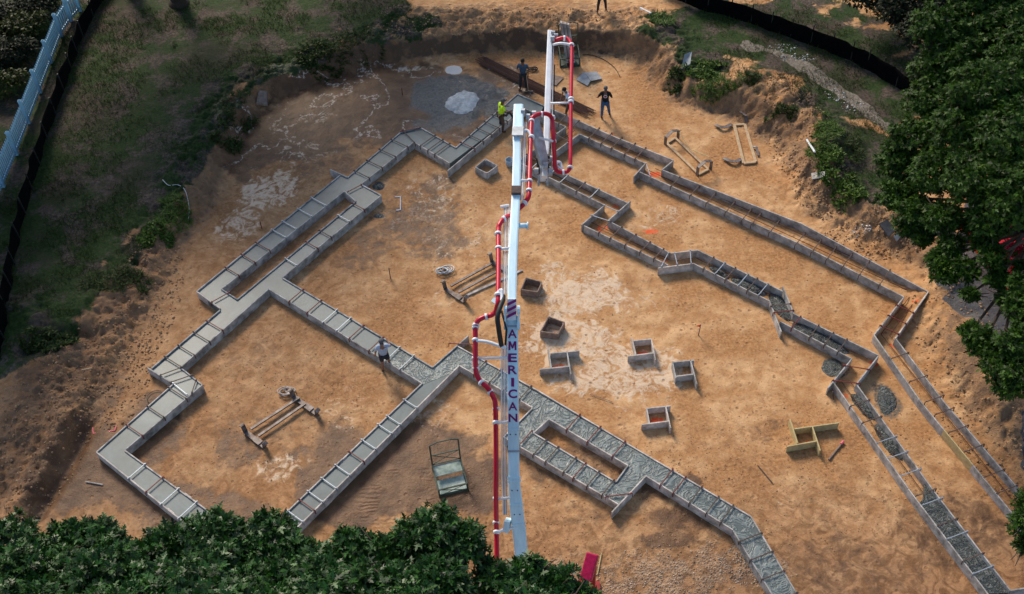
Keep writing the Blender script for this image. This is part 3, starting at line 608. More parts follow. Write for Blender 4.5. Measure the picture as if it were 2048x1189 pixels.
for i, (a, b, l, wd) in enumerate(((( 1545,590),(1580,640), 'loose dark concrete inside the kinked middle jog', .3), ((1592,650),(1690,705), 'loose dark concrete ridge in the form below the middle jog', .3), ((1715,800),(1745,832), 'loose dark concrete in the upper part of the long right form', .24), ((1760,862),(1800,915), 'loose dark concrete halfway down the long right form', .2), ((1470,560),(1520,585), 'sparse dark concrete in the form above the middle jog', .2), ((1430,540),(1450,552), 'tiny dark concrete dab near the flat elbow', .15))):
    A = V(*a); B = V(*b); c = (A+B)/2; d = B-A
    x, y = (a[0]+b[0])/2, (a[1]+b[1])/2
    heap(x, y, d.length/2+.2, wd, .14, 'concd', 'concrete_patch', l, rz=math.atan2(d.y, d.x), seed=10+i, z0=0.02)

# ---------------------------------------------------------------- pier boxes
def xboard(t, a, b, m, hgt=.34, thick=.045, z0=0, courses=1):
    A = V(*a, z0+hgt); B = V(*b, z0+hgt)
    for k in range(courses):
        h = hgt/courses; mb = MB(); z = z0+h*(k+.5); e = (B-A).normalized()*random.uniform(-.02,.03)*(courses > 1)
        mb.bar(Vector((A.x, A.y, z))-e, Vector((B.x, B.y, z))+e, thick, h-(.008 if courses > 1 else 0)); mb.build('board', m, t, bevel=.004)
def boxform(corners, label, m='boardd'):
    c = V(*corners[0]); t = empty('pier_form', (c.x, c.y, 0), label, 'form box', 'wooden forms for the pier footings')
    for i in range(4): xboard(t, corners[i], corners[(i+1) % 4], m, .36, .04, 0, 2)
    mb = MB(); P = [V(*q, .36) for q in corners]; C = sum(P, Vector())/4
    for q in P: k = q.lerp(C, .12); mb.box((k.x, k.y, .17), (.06,.06,.33), .6)
    mb.build('corner_post', m, t)
def hform(lines, label, m):
    c = V(*lines[0][0]); t = empty('pier_form', (c.x, c.y, 0), label, 'form box', 'wooden forms for the pier footings')
    for a, b in lines: xboard(t, a, b, m)
boxform([(970.6,318),(994.9,331.4),(974,346.5),(950.5,334.7)], 'closed dark wooden box in the angle of the upper left footing', 'board')
boxform([(1052,555.5),(1084,564),(1074.7,584),(1042,579)], 'closed brown wooden box just right of the boom')
boxform([(1097.6,633),(1128.5,644.7),(1116,667.6),(1081,663)], 'closed brown wooden box with orange paint inside, second from the boom joint')
hform([((1101,707),(1158.8,702)), ((1079,739),(1138,733)), ((1096,695),(1102.6,735.5)), ((1134,703.6),(1142,749))], 'grey pinwheel board form with a long arm pointing right, nearest the lettered boom', 'board')
hform([((1267.5,681.7),(1303,678.3)), ((1255.7,712.7),(1307.9,706)), ((1263.5,675),(1271.9,710.3)), ((1302.8,678.3),(1311,720.4))], 'grey pinwheel board form, uppermost of the four grey ones in the open floor', 'boardp')
hform([((1344.9,724.8),(1388.6,720.4)), ((1351.6,753),(1388.6,748.3)), ((1345,724),(1352,757)), ((1381,720.4),(1394,769))], 'grey board form with one tail pointing down, rightmost of the grey ones', 'board')
hform([((1293.4,817),(1341.5,812)), ((1283.3,849.3),(1336.5,842.5)), ((1293.4,817),(1298.8,846.6)), ((1331.4,813),(1341.5,856.7))], 'grey pinwheel board form lowest on the floor, above the rectangular loop', 'boardp')
hform([((1589,858),(1678,845.8)), ((1574.3,893),(1633,882.4)), ((1579.9,838.6),(1595.6,886.7)), ((1625,854),(1640.7,901.4))], 'new yellow lumber pinwheel form beside the pink tipped stick', 'boardy')

# ---------------------------------------------------------------- pump truck with folded-out boom
bt = V(1045, 1150, 3.9)
pump = empty('concrete_pump_truck', (bt.x, bt.y, 0), 'white boom truck, sky blue mixed into its colour, with red delivery pipe reaching over the whole site', 'pump truck')
def path(pts): return [V(*p) for p in pts]
J1a = [(1045,1150,3.9),(1043,1112,4.6),(1039,1065,5.2),(1033,1015,5.8),(1028,960,6.4),(1027,900,7.0),(1025.5,800,8.2),(1025,700,9.1),(1024.5,632,9.7)]
def boxpath(name, pts, ws, hs, m, parent):
    P = path(pts); vs = []; fs = []; n = len(P)
    for i, p in enumerate(P):
        d = (P[min(i+1, n-1)]-P[max(0, i-1)]).normalized(); s_ = d.cross(Vector((0,0,1))).normalized(); u = s_.cross(d)
        W_ = ws[i] if isinstance(ws, (list, tuple)) else ws; H_ = hs[i] if isinstance(hs, (list, tuple)) else hs
        ch = .04
        for x, y in ((-.5,-1),(.5,-1),(.5,-.06),(.5-ch/W_,0),(-.5+ch/W_,0),(-.5,-.06)): vs.append(p+s_*x*W_+u*y*H_)
    for i in range(n-1):
        for k in range(6): k2 = (k+1) % 6; fs.append((i*6+k, i*6+k2, i*6+6+k2, i*6+6+k))
    fs += [tuple(range(6)), tuple((n-1)*6+k for k in range(6))]
    return MB().add(vs, fs).build(name, m, parent)
bA = boxpath('boom_section', J1a, [.36,.36,.37,.36,.31,.30,.30,.30,.30], [.5,.5,.48,.45,.42,.4,.38,.36,.34], 'boom', pump)
bB = boxpath('boom_section', [(1023.5,600,10.05),(1025,520,10.2),(1030,420,10.35),(1032,385,10.4),(1034,300,10.55),(1033,262,10.62),(1036,262,10.62),(1037,208,10.7)], [.24,.25,.25,.25,.24,.24,.33,.29], [.3]*8, 'boom', pump)
boxpath('boom_section', [(1066,232,10.35),(1078,275,9.8),(1091,330,9.0)], [.34,.34,.26], [.24,.24,.22], 'grey', pump)
boxpath('boom_section', [(1089,352,8.7),(1092,300,9.05),(1096,180,9.75),(1100,60,10.45)], [.17,.19,.20,.16], [.22,.24,.22,.16], 'white', pump)
def collar_on(t, p, d, r=.095, m='white', w_=.065):
    d = Vector(d).normalized(); MB().tube([p-d*w_/2, p+d*w_/2], r, 12).build('clamp', m, t, True)
def pipe(pts, r, m='red', cl=(), name='delivery_pipe', n=5):
    P = curve(path(pts), n); o = MB().tube(P, r, 12).build(name, m, pump, True)
    for px, py, z, dx, dy in cl:
        a = V(px, py, z); b = V(px+dx, py+dy, z); collar_on(o, a, b-a)
    return o
RP = .07
pipe([(996,1175,4.2),(994,1120,4.6),(993,1060,5.1),(992,1000,5.8),(992,950,6.4),(992,880,7.1),(991,815,7.9),(988,797,8.05),(976,777,8.3),(962,764,8.4),(953,748,8.55),(951,725,8.8),(951,680,9.2),(951,656,9.4),(956,642,9.55),(968,635,9.6),(982,631,9.6),(991,625,9.7)], RP, 'red',
 [(992,1140,4.5,0,5),(993,1065,5.1,0,5),(992,1046,5.25,0,5),(992,998,5.8,0,5),(992,846,7.55,0,5),(992,818,7.85,0,5),(981,785,8.2,8,8),(963,766,8.4,8,8),(952,738,8.65,0,5),(951,717,8.85,0,5),(951,681,9.2,0,5),(951,656,9.4,0,5),(972,634,9.6,6,-1),(952,651,9.45,0,5)])
pipe([(991,625,9.7),(994,615,9.9),(996,600,10.05),(997,540,10.15),(997,465,10.25),(999,450,10.3),(1006,440,10.3),(1016,433,10.2),(1026,428,10.05)], RP, 'red', [(997,497,10.2,0,5),(996,468,10.25,0,5),(996,590,10.1,0,5),(1008,438,10.3,5,-2)])
pipe([(1030,424,10.0),(1042,414,10.0),(1050,405,10.1),(1057,394,10.2),(1058.5,378,10.25),(1059,350,10.3),(1061,290,10.4),(1063,245,10.5),(1067,234,10.55),(1077,229,10.5),(1092,228,10.4),(1102,234,10.2),(1105,246,10.1),(1107,280,9.9),(1109,315,9.4),(1110,334,9.1),(1115,343,9.0),(1126,345,9.0)], RP, 'red',
 [(1049,407,10.1,4,-5),(1058,382,10.25,0,5),(1059,363,10.28,0,5),(1063,275,10.45,0,5),(1063,243,10.5,0,5),(1084,229,10.45,5,0),(1105,236,10.15,2,5),(1107,283,9.85,0,5),(1110,326,9.2,0,5)])
pipe([(1126,345,9.0),(1134,344,9.0),(1140,336,9.1),(1141,320,9.2),(1142,205,9.8),(1143.5,110,10.3),(1143,92,10.4),(1138,80,10.45),(1128,76,10.45),(1115,79,10.4),(1107,82,10.3)], .062, 'red',
 [(1140,336,9.1,0,5),(1127,345,9.0,5,0),(1142,205,9.8,0,5),(1142,199,9.83,0,5),(1143,91,10.4,0,5),(1129,77,10.45,5,0)])
def arm(a, b, r=.04, m='white', name='pipe_bracket', mid=None):
    P = path([a, mid, b]) if mid else path([a, b]); MB().tube(curve(P, 4) if mid else P, r, 8).build(name, m, pump, True)
for a, b, mid in (((952,682,9.2),(1012,697,9.2),(975,684,9.25)), ((952,717,8.85),(1014,716,9),None), ((992,846,7.55),(1016,844,7.7),None), ((992,998,5.8),(1022,996,6.0),None), ((992,1066,5.1),(1032,1055,5.3),(1008,1060,5.2)), ((997,498,10.2),(1020,497,10.2),None), ((996,590,10.1),(1004,586,10.1),None),
  ((1106,90,10.3),(1141,90,10.4),(1122,87,10.4)), ((1101,207,9.7),(1142,206,9.8),None), ((1043,262,10.5),(1063,275,10.45),(1056,262,10.5)), ((1036,361,10.4),(1060,362,10.3),None), ((1110,326,9.2),(1124,338,9.0),(1120,325,9.1)), ((1078,276,10.1),(1106,283,9.9),None), ((1113,331,9.1),(1125,341,9.0),None)):
    arm(a, b, .045 if mid else .035, mid=mid)
# striped hinge, plates, pins
def plate(pts, m, name, th=.05, parent=pump):
    P = path(pts); n = (P[1]-P[0]).cross(P[2]-P[0]).normalized()*th/2; k = len(P)
    if n.z < 0: n = -n
    return MB().add([p-n for p in P]+[p+n for p in P], [tuple(range(k))[::-1], tuple(range(k, 2*k))]+[(i, (i+1) % k, k+(i+1) % k, k+i) for i in range(k)]).build(name, m, parent)
hg = MB(); hg.bar(V(1024,640,9.62), V(1023.5,598,10.02), .24, .34); hob = hg.build('hinge', 'white', pump)
for y in (606, 618, 630): plate([(1014.5,y+7,10.19-(y+7-600)*.0093),(1014.5,y+1,10.19-(y+1-600)*.0093),(1032.5,y-8,10.19-(y-8-600)*.0093),(1032.5,y-2,10.19-(y-2-600)*.0093)], 'maroon', 'warning_stripe', .03, hob)
for s_, x in ((0, 1037), (1, 1011)):
    mb = MB(); mb.bar(V(x,655,9.5), V(x,615,9.98), .05, .26); mb.tube([V(x-3,620,9.95), V(x+3,620,9.95)], .12, 12); mb.tube([V(x-3,652,9.55), V(x+3,652,9.55)], .12, 12); mb.build('hinge_plate', 'boom', pump)
for x, y, z, r in ((1046,226,10.6,.14),(1068,229,10.5,.12),(1056,235,10.5,.12),(1101,345,8.9,.13),(1073,342,8.9,.1),(1091,332,9.1,.13),(1104,318,9.1,.1),(1105,78,10.4,.1),(1112,72,10.4,.08),(1106,66,10.4,.07)): MB().tube([V(x-4,y,z), V(x+4,y,z)], r, 10).build('hinge_pin', 'grey', pump)
mb = MB(); mb.bar(V(1076,325,8.8), V(1077,348,8.6), .09, .2); mb.bar(V(1095,322,8.8), V(1096,345,8.6), .09, .2); mb.bar(V(1072,318,9), V(1104,312,9), .10, .12); mb.build('link_lever', 'dark', pump)
mb = MB(); mb.tube([V(1083,322,8.9), V(1085,362,8.3)], .105, 12); mb.build('hydraulic_cylinder', 'white', pump, True)
for x in (1077, 1095):
    mb = MB(); mb.bar(V(x,345,8.55), V(x,368,8.2), .05, .14); mb.tube([V(x-2,368,8.2), V(x+2,368,8.2)], .09, 10); mb.build('link_fork', 'grey', pump)
mb = MB(); mb.tube([V(1032,452,10.15), V(1056,452,10.15)], .08, 12); mb.tube([V(1054,452,10.15), V(1057,452,10.15)], .12, 12); mb.build('hinge_stub', 'boom', pump, True)
mb = MB(); mb.bar(V(1032,388,10.45), V(1032.6,374,10.5), .27, .12); mb.build('dark_collar', 'strapd', pump)
mb = MB(); mb.bar(V(1035,272,10.68), V(1036,255,10.7), .34, .06); mb.build('boom_band', 'grey', pump)
# hydraulic lines along the left flank and the right flank
for k in range(4):
    x = 1003+k*3; MB().tube(path([(x+4-k,1030,5.5),(x+1,950,6.3),(x,850,7.5),(x,720,8.9),(x+1,690,9.2)]), .014, 6).build('hydraulic_line', 'grey' if k % 2 else 'white', pump)
    x = 1007+k*3.2; MB().tube(path([(x-1,588,10.0),(x,520,10.1),(x+1.5,415,10.25)]), .014, 6).build('hydraulic_line', 'white' if k % 2 else 'grey', pump)
for k in range(3):
    MB().tube(path([(1041+k*3,400,10.3),(1044+k*3,330,10.4),(1047+k*3,245,10.5)]), .013, 6).build('hydraulic_line', 'white' if k % 2 else 'grey', pump)
MB().tube(path([(1104,340,8.9),(1105,200,9.6),(1107,75,10.3)]), .022, 6).build('hydraulic_line', 'grey', pump)
MB().tube(path([(1108,320,8.9),(1108,200,9.5),(1109,130,9.9)]), .018, 6).build('hydraulic_line', 'dark', pump)
MB().tube(curve(path([(1003,693,9.2),(1000,675,9.5),(997,655,9.8),(995,636,10.0),(999,618,10.1),(1006,600,10.1),(1006,592,10.1)])), .07, 8).build('hydraulic_hose', 'dark', pump, True)
MB().tube(path([(1011,690,9.2),(1013,660,9.6),(1008,640,9.75),(1003,622,9.9)]), .03, 8).build('hydraulic_hose', 'dark', pump, True)
MB().tube(curve(path([(1003,606,10.1),(1004,590,10.15),(1003,580,10.2),(995,588,10.1),(993,604,10.0)]), 4), .045, 8).build('pipe_bracket', 'white', pump, True)
mb = MB(); mb.bar(V(988,607,9.95), V(994,600,10.0), .18, .12); mb.build('bracket_foot', 'boom', pump)
mb = MB(); mb.bar(V(1013,1062,5.1), V(1016,1040,5.4), .16, .25); mb.bar(V(1047,1068,4.9), V(1045,1035,5.4), .07, .3); mb.build('gooseneck_plate', 'boom', pump)
for a in ((1002,412,10.3),): MB().tube([V(1001,414,10.3), V(1018,411,10.3)], .04, 8).build('line_clamp', 'white', pump)
# lettering down the boom
def letter_frame(py, z): return V(1021.5, py, z)
ys = [668, 692, 716, 740, 765, 788, 813, 836]
lt = []
def zA(py):
    for i in range(len(J1a)-1):
        if J1a[i+1][1] <= py <= J1a[i][1]:
            f = (py-J1a[i][1])/(J1a[i+1][1]-J1a[i][1]); return J1a[i][2]+(J1a[i+1][2]-J1a[i][2])*f, J1a[i][0]+(J1a[i+1][0]-J1a[i][0])*f
dg = None
LV = []; LF = []
for ch, py in zip('AMERICAN', ys):
    cu = bpy.data.curves.new('lettering', 'FONT'); cu.body = ch; cu.size = .30; cu.align_x = 'CENTER'; cu.align_y = 'CENTER'; cu.offset = {'M': 0, 'R': .004, 'A': .004}.get(ch, .007); cu.extrude = .004
    ob = bpy.data.objects.new('lettering', cu); COL.objects.link(ob); bpy.context.view_layer.update()
    me = bpy.data.meshes.new_from_object(ob.evaluated_get(bpy.context.evaluated_depsgraph_get()))
    z0, x0 = zA(py+12); z1, x1 = zA(py-12); a = V(x0, py+12, z0); b = V(x1, py-12, z1); d = (b-a).normalized(); s_ = d.cross(Vector((0,0,1))).normalized(); u = s_.cross(d); c = (a+b)/2+u*.008
    xs = [v.co.x for v in me.vertices]; yy = [v.co.y for v in me.vertices]; xc = (min(xs)+max(xs))/2; yc = (min(yy)+max(yy))/2; kx = (.24 if ch != 'I' else .08)/(max(xs)-min(xs)); ky = .235/(max(yy)-min(yy))
    k0 = len(LV); LV += [c+s_*(v.co.x-xc)*kx+d*(v.co.y-yc)*ky+u*v.co.z for v in me.vertices]; LF += [tuple(i+k0 for i in p.vertices) for p in me.polygons]
    if ch == 'M':
        MP = [(-.5,-.5),(-.5,.5),(-.22,.5),(0,0),(.22,.5),(.5,.5),(.5,-.5),(.27,-.5),(.27,.12),(.08,-.3),(-.08,-.3),(-.27,.12),(-.27,-.5)]; nM = len(MP)
        LV = LV[:k0]+[c+s_*x*.215+d*y*.235+u*h for h in (.004, -.004) for x, y in MP]; LF = [f for f in LF if max(f) < k0]+[tuple(k0+i for i in range(nM))[::-1], tuple(k0+nM+i for i in range(nM))]+[(k0+i, k0+(i+1) % nM, k0+nM+(i+1) % nM, k0+nM+i) for i in range(nM)]
    bpy.data.objects.remove(ob); bpy.data.curves.remove(cu); bpy.data.meshes.remove(me)
MB().add(LV, LF).build('lettering', 'maroon', pump)
for py in (655, 855, 862, 905, 958, 965, 1012, 1052):
    z0, x0 = zA(py); z1, x1 = zA(py-4); MB().bar(V(x0,py,z0+.005), V(x1,py-4,z1+.005), .375 if py > 955 else .315, .02).build('stiffener', 'grey' if py in (655, 905) else 'boom', pump)
for py in (870, 982, 1030):
    z0, x0 = zA(py); 
    for dx in (-6, 5): q = V(x0+dx, py, z0+.01); MB().tube([q, q+Vector((0,0,.02))], .016, 8).build('bolt', 'dark', pump)
# truck under the oak: chassis deck, turret, cab, hopper, outrigger
mb = MB(); tc0 = V(1010, 1260, 0); ty = bt.y
mb.box((bt.x-.2, ty-3.2, 1.35), (2.3, 8.2, .35)); mb.box((bt.x-.2, ty-3.4, 1.0), (.9, 8.6, .35)); mb.build('chassis', 'grey', pump)
mb = MB(); mb.box((bt.x-.2, ty-.55, 1.9), (1.9, 1.6, .7)); mb.box((bt.x-1.0, ty-2.6, 1.95), (.55, 4.2, .8)); mb.box((bt.x+.8, ty-2.6, 1.95), (.55, 4.2, .8)); mb.build('deck_box', 'white', pump, bevel=.04)
mb = MB(); mb.tube([(bt.x, ty-.1, 1.5), (bt.x, ty-.1, 3.3)], .5, 20, .38); mb.build('turret', 'white', pump, True)
mb = MB(); mb.bar((bt.x, ty-.15, 3.2), V(1045,1150,3.65), .5, .6); mb.build('turret_head', 'boom', pump, bevel=.03)
mb = MB(); mb.box((bt.x-.2, ty-7.4, 2.0), (2.3, 1.9, 2.1)); mb.build('cab', 'white', pump, bevel=.12)
mb = MB(); mb.box((bt.x-.2, ty-8.37, 2.45), (2.0, .06, .8)); mb.build('windscreen', 'glass', pump)
for y in (-6.6, -3.4, -2.1, -.8):
    for x in (-1.25, .85):
        wq = MB(); wq.tube([(bt.x+x-.14, ty+y, .52), (bt.x+x+.14, ty+y, .52)], .52, 20); wo = wq.build('wheel', 'tyre', pump, True)
        MB().tube([(bt.x+x-.16, ty+y, .52), (bt.x+x+.16, ty+y, .52)], .26, 14).build('rim', 'chrome', wo)
# outrigger showing right of the oak
of = V(1180, 1140, .9)
mb = MB(); a = V(1172,1160,1.5); b = V(1186,1108,1.9); mb.bar(a, b, .36, .4); mb.build('outrigger_box', 'magenta', pump, bevel=.03)
mb = MB(); q = V(1186,1150,1.0); mb.tube([(q.x, q.y, 1.75), (q.x, q.y, .1)], .09, 12); mb.box((q.x, q.y, .06), (.5,.5,.08)); mb.build('outrigger_leg', 'redd', pump)
mb = MB(); mb.bar((bt.x+.6, ty-.2, 1.4), (a.x, a.y, 1.5), .26, .26); mb.build('outrigger_arm', 'redd', pump)

# ---------------------------------------------------------------- turf and weeds
def scatter(name, lst, n, size, shape, m, label, cond=None, up_=1.0, kind='stuff', seed=0, cat='grass', nl=3):
    """blades growing from the ground inside the listed areas"""
    P = []
    tot = sum(t[2]*t[3]*(t[4] if len(t) > 4 else 1) for t in lst)
    for t in lst:
        k = int(n*t[2]*t[3]*(t[4] if len(t) > 4 else 1)/tot); c = V(t[0], t[1]); mx = (V(t[0]+10, t[1])-c).length/10*t[2]; my = (V(t[0], t[1]+10)-c).length/10*t[3]
        r = np.sqrt(rng.random(k))*1.1; a = rng.random(k)*2*math.pi; P.append(np.stack([c.x+mx*r*np.cos(a), c.y+my*r*np.sin(a)], -1))
    P = np.concatenate(P)
    if cond is not None: P = P[cond(P[:, 0], P[:, 1])]
    P = P[fbm(P[:, 0], P[:, 1], .8, 4, 70+seed)+rng.normal(size=len(P))*.05 > .47]
    z = height(P[:, 0], P[:, 1]); P = np.column_stack([P, z-.01]); P = np.repeat(P, nl, 0); k = len(P)
    P[:, :2] += rng.normal(size=(k, 2))*.04
    Dv = rng.normal(size=(k, 3))*.6; Dv[:, 2] = np.abs(Dv[:, 2])*.5+up_; Nv = rng.normal(size=(k, 3)); Nv[:, 2] *= .3
    o = leaves(name, P, Dv, Nv, size*rng.uniform(.5, 1.4, k), shape, m, bend=.5); tag(o, label, cat, kind=kind); return o
def reld(X, Y):
    D, W, H = pit_dist(X, Y); return D/W
turf = [(180,300,330,330),(420,100,380,130),(100,520,190,130),(620,60,190,50)]
scatter('lawn_grass', turf, 42000, .16, BLADE, LM['blade'], 'thin dry and green lawn grass on the upper left slope', lambda x, y: reld(x, y) > .8, .8, nl=2)
scatter('meadow_grass', [(1480,100,240,50),(1620,120,220,100),(1700,330,100,80),(1750,200,160,80)], 11000, .17, BLADE, LM['blade'], 'sparse grass on the strip between swale and black fabric at the upper right', lambda x, y: reld(x, y) > .9, .8, seed=1, nl=2)
WEEDS = [(700,90,60,22,'dense dark weeds on the rim, left of the tan dirt track'),(640,115,40,22,'dark weeds on the bank edge above the brown puddle'),(478,215,30,26,'weeds on the bank top beside the stone block'),(450,280,26,30,'bushy green weeds on the left bank, above the white hose'),
 (345,425,30,30,'bright yellow green weed clump beside the loose white hose'),(310,475,30,20,'low green weeds below the bright clump on the left bank'),(230,560,60,22,'ragged green turf edge above the lower left dirt'),(100,690,50,18,'dark turf fringe near the left edge of the photo'),
 (1325,45,22,14,'small green tuft on the dirt track by the white pipe'),(1410,145,45,16,'round mound of green weeds behind the right bank'),(1430,180,50,12,'row of bright green weeds along the right bank rim'),(1350,165,14,14,'single weed tuft left of the green mound'),
 (1650,260,30,26,'tall leafy weeds on the right slope near the white stick'),(1670,335,34,30,'bright green leafy weeds in the middle of the right slope'),(1640,300,24,20,'low weeds right beside the white stick'),(1700,390,30,20,'yellowing weeds at the foot of the right slope'),(1720,310,30,26,'weeds right under the edge of the big tree'),(1665,360,20,14,'upright lime green weed by the broken board'),(1500,155,20,10,'small weed patch at the start of the swale'),(1560,235,30,10,'thin weeds over the sandy berm')]
for i, (x, y, rx, ry, l) in enumerate(WEEDS):
    c = T(x, y); mx = (V(x+10, y)-V(x, y)).length/10*rx; my = (V(x, y+10)-V(x, y)).length/10*ry; n = int(330*mx*my)+90
    r = np.sqrt(rng.random(n)); a = rng.random(n)*2*math.pi; X = c.x+mx*r*np.cos(a)*1.1; Y = c.y+my*r*np.sin(a)*1.1; hgt_ = (1-r*.7)*rng.uniform(.02, .24, n); kp = fbm(X, Y, 1.8, 3, 77+i) > .44; X, Y, hgt_ = X[kp], Y[kp], hgt_[kp]
    P = np.stack([X, Y, height(X, Y)+hgt_], -1); P = np.repeat(P, 5, 0); k = len(P); O = np.tile([0, 0, 1.], (k, 1)); q = rng.normal(size=(k, 3)); q[:, 2] = np.abs(q[:, 2])
    t = empty('weed_clump', c, l, 'weeds', 'weeds on the banks')
    leaves('foliage', P, q+O*.3, O+rng.normal(size=(k, 3))*.3, rng.uniform(.09, .2, k), OVAL*np.array([.8, 1.1]) if i % 2 else BLADE*np.array([1.9, 1.6]), LM['weed' if i in (4, 5, 8, 9, 10, 12, 13, 14, 15, 17) else 'weedd'], t)
    for j in range(4):
        mb = MB()
        aa = random.uniform(0, 6.3); rr = random.uniform(0, .7); p = Vector((c.x+mx*rr*math.cos(aa), c.y+my*rr*math.sin(aa), 0)); p.z = hz(p.x, p.y)-.02; mb.tube([p, p+Vector((random.uniform(-.1,.1), random.uniform(-.1,.1), .26))], .009, 4)
        mb.build('stem', 'twig', t)
# ---------------------------------------------------------------- trees
def B(px, py, z, r): p = V(px, py, z); return ((p.x, p.y, p.z), r)
oakb = [B(10,1085,7.2,.75),B(75,1095,7.6,.7),B(150,1075,7.0,.62),B(205,1085,7.2,.62),B(265,1140,7.6,.55),B(325,1110,8.0,.66),B(385,1090,8.2,.62),B(455,1098,8.3,.72),B(545,1060,8.4,.72),B(590,1105,8.4,.62),B(650,1128,8.4,.6),B(715,1115,8.4,.66),B(780,1095,8.4,.62),B(860,1068,8.5,.85),B(925,1105,8.3,.62),
 B(985,1135,8.2,.5),B(1060,1135,7.8,.62),B(1110,1150,7.6,.62),B(1150,1180,7.4,.52),
 B(40,1150,8.4,.9),B(130,1150,8.2,.9),B(220,1165,8.6,.9),B(320,1170,9,.9),B(420,1165,9.2,.95),B(520,1160,9.3,.9),B(620,1170,9.2,.9),B(720,1175,9.2,.9),B(820,1160,9.3,.8),B(880,1185,9,.55),B(1050,1200,8.4,.7),B(1120,1215,8,.7),
 B(60,1240,9.2,1.1),B(200,1250,9.4,1.1),B(350,1260,9.8,1.2),B(500,1255,10,1.2),B(650,1260,10,1.2),B(800,1255,9.8,1.1),B(930,1270,9.2,.9),B(1060,1290,8.6,.9)]
_r = random.Random(5); oakb = [((c[0]+_r.uniform(-.1,.1), c[1]-_r.uniform(-.1,.42), c[2]+_r.uniform(-.2,.2)), r*_r.uniform(.8, 1.05)) for c, r in oakb]
tree('oak_tree', tuple(V(560,1420,0)), oakb, 'dark green oak crown with pointed leaves along the bottom edge of the photo', LM['oak'], OAK, .185, 56, nl=8, r0=.3)
mapb = [B(1990,40,9.5,1.3),B(2060,120,9.5,1.3),B(1930,100,9,1.1),B(1885,150,8.2,.95),B(1980,190,9.2,1.2),B(1870,215,7.8,.9),B(1930,270,8.4,1.1),B(2030,290,9,1.2),B(1830,290,7.2,.85),B(1800,330,6.6,.75),B(1870,350,7.4,.9),B(1960,370,8.2,1.1),B(2040,400,8.6,1.1),
 B(1795,395,6.3,.62),B(1835,430,6.6,.62),B(1810,455,6.2,.38),B(1885,440,7,.6),B(1845,478,6.2,.32),B(1978,445,7.8,.6),B(1900,500,6.6,.42),B(1890,545,6.4,.45),B(1875,520,6.4,.3),B(1930,545,6.6,.4),B(1985,520,7.2,.42),B(1940,590,6.4,.25),
 B(2045,620,7,.5),B(2040,690,6.8,.62),B(1965,690,6.2,.5),B(1995,730,6.2,.5),B(2040,760,6.4,.6),B(1940,665,6.1,.3),B(2010,775,6,.3),B(1880,60,9.3,.9),B(1968,485,7,.42),B(1995,560,6.8,.36),B(2015,600,6.6,.3),B(1950,455,7,.35),B(2115,520,7.6,.8),B(2050,575,7.2,.45),B(2046,545,7.0,.3),B(2090,640,7,.8),B(2100,260,9,1.3),B(1960,-20,10,1.3)]
tree('maple_tree', tuple(V(2150,520,0)), mapb, 'large dense green tree overhanging the driveway at the right edge', LM['maple'], OAK, .15, 64, nl=8, r0=.35)
tree('maple_sapling', tuple(V(2110,1090,0)), [B(2055,1005,3.4,.36),B(2050,1050,3.4,.4),B(2085,1080,3.2,.5),B(2050,1090,3,.25)], 'green branch tip entering at the right edge beside the end of the rightmost form', LM['maple'], OAK, .15, 70, nl=6, r0=.08)
tree('dark_hedge', tuple(T(1830,40)), [B(1735,-10,2.6,.9),B(1790,20,2.7,1.),B(1840,70,2.6,1.),B(1860,10,3,1.2),B(1900,110,2.4,1.),B(1800,-40,3,1.2),B(1880,-30,3.2,1.4),B(1750,-50,3,1.2)], 'almost black shrubbery behind the silt fence at the top right', LM['hedge'], OVAL, .2, 40, nl=5, r0=.12, cat='hedge')
# garden shrubs beyond the white fence
for i, (x, y, r, l) in enumerate([(50,75,.9,'yellow green shrub behind the white fence near the top left corner'),(20,130,1.0,'dark shrub hugging the fence in the upper left corner'),(75,30,.8,'shrub nearest the top edge behind the white fence'),(10,190,.8,'low yellowish shrub behind the middle of the white fence'),(-10,60,1.2,'dark green shrub cut by the left edge')]):
    c = T(x, y); tree('garden_shrub', tuple(c), [((c.x, c.y, c.z+.5), r), ((c.x+.6, c.y+.5, c.z+.4), r*.7), ((c.x-.6, c.y-.2, c.z+.4), r*.7)], l, LM['shrub' if i in (0, 3) else 'hedge'], OVAL, .17, 32, nl=5, r0=.06, cat='shrub', group='shrubs behind the white fence', limbs=False)
# shade trees standing beyond the lawn, crowns above the picture
def shadetree(x, y, hgt, r, label):
    z = hz(x, y); bl = []
    for k in range(9):
        a = k*2.4; bl.append(((x+math.cos(a)*r*.55*(k > 0), y+math.sin(a)*r*.55*(k > 0), z+hgt+random.uniform(-1, 1.2)), r*.55))
    return tree('shade_tree', (x, y, z), bl, label, LM['maple'], OVAL*np.array([2.2, 1]), .34, 9, nl=5, r0=.42, group='shade trees beyond the lawn')
for x, y, h, r, l in ((-27, 45, 9, 4.5, 'broad tree left of the lawn outside the photo'), (-19, 51, 10, 4.5, 'tall tree behind the white fence outside the photo'), (-8.5, 54.5, 8.5, 4, 'tall tree behind the dark lawn outside the photo'), (-25, 36.5, 8, 3.2, 'smaller tree left of the white fence outside the photo'), (22, 49, 9, 4.5, 'tall tree behind the dark shrubbery outside the photo'), (29, 41, 9, 4, 'tree behind the big right hand tree outside the photo')): shadetree(x, y, h, r, l)
tp = T(357, 12); shadetree(tp.x, tp.y+.2, 9.5, 4.2, 'dark tree trunk standing on the lawn at the top edge, its crown above the photo')
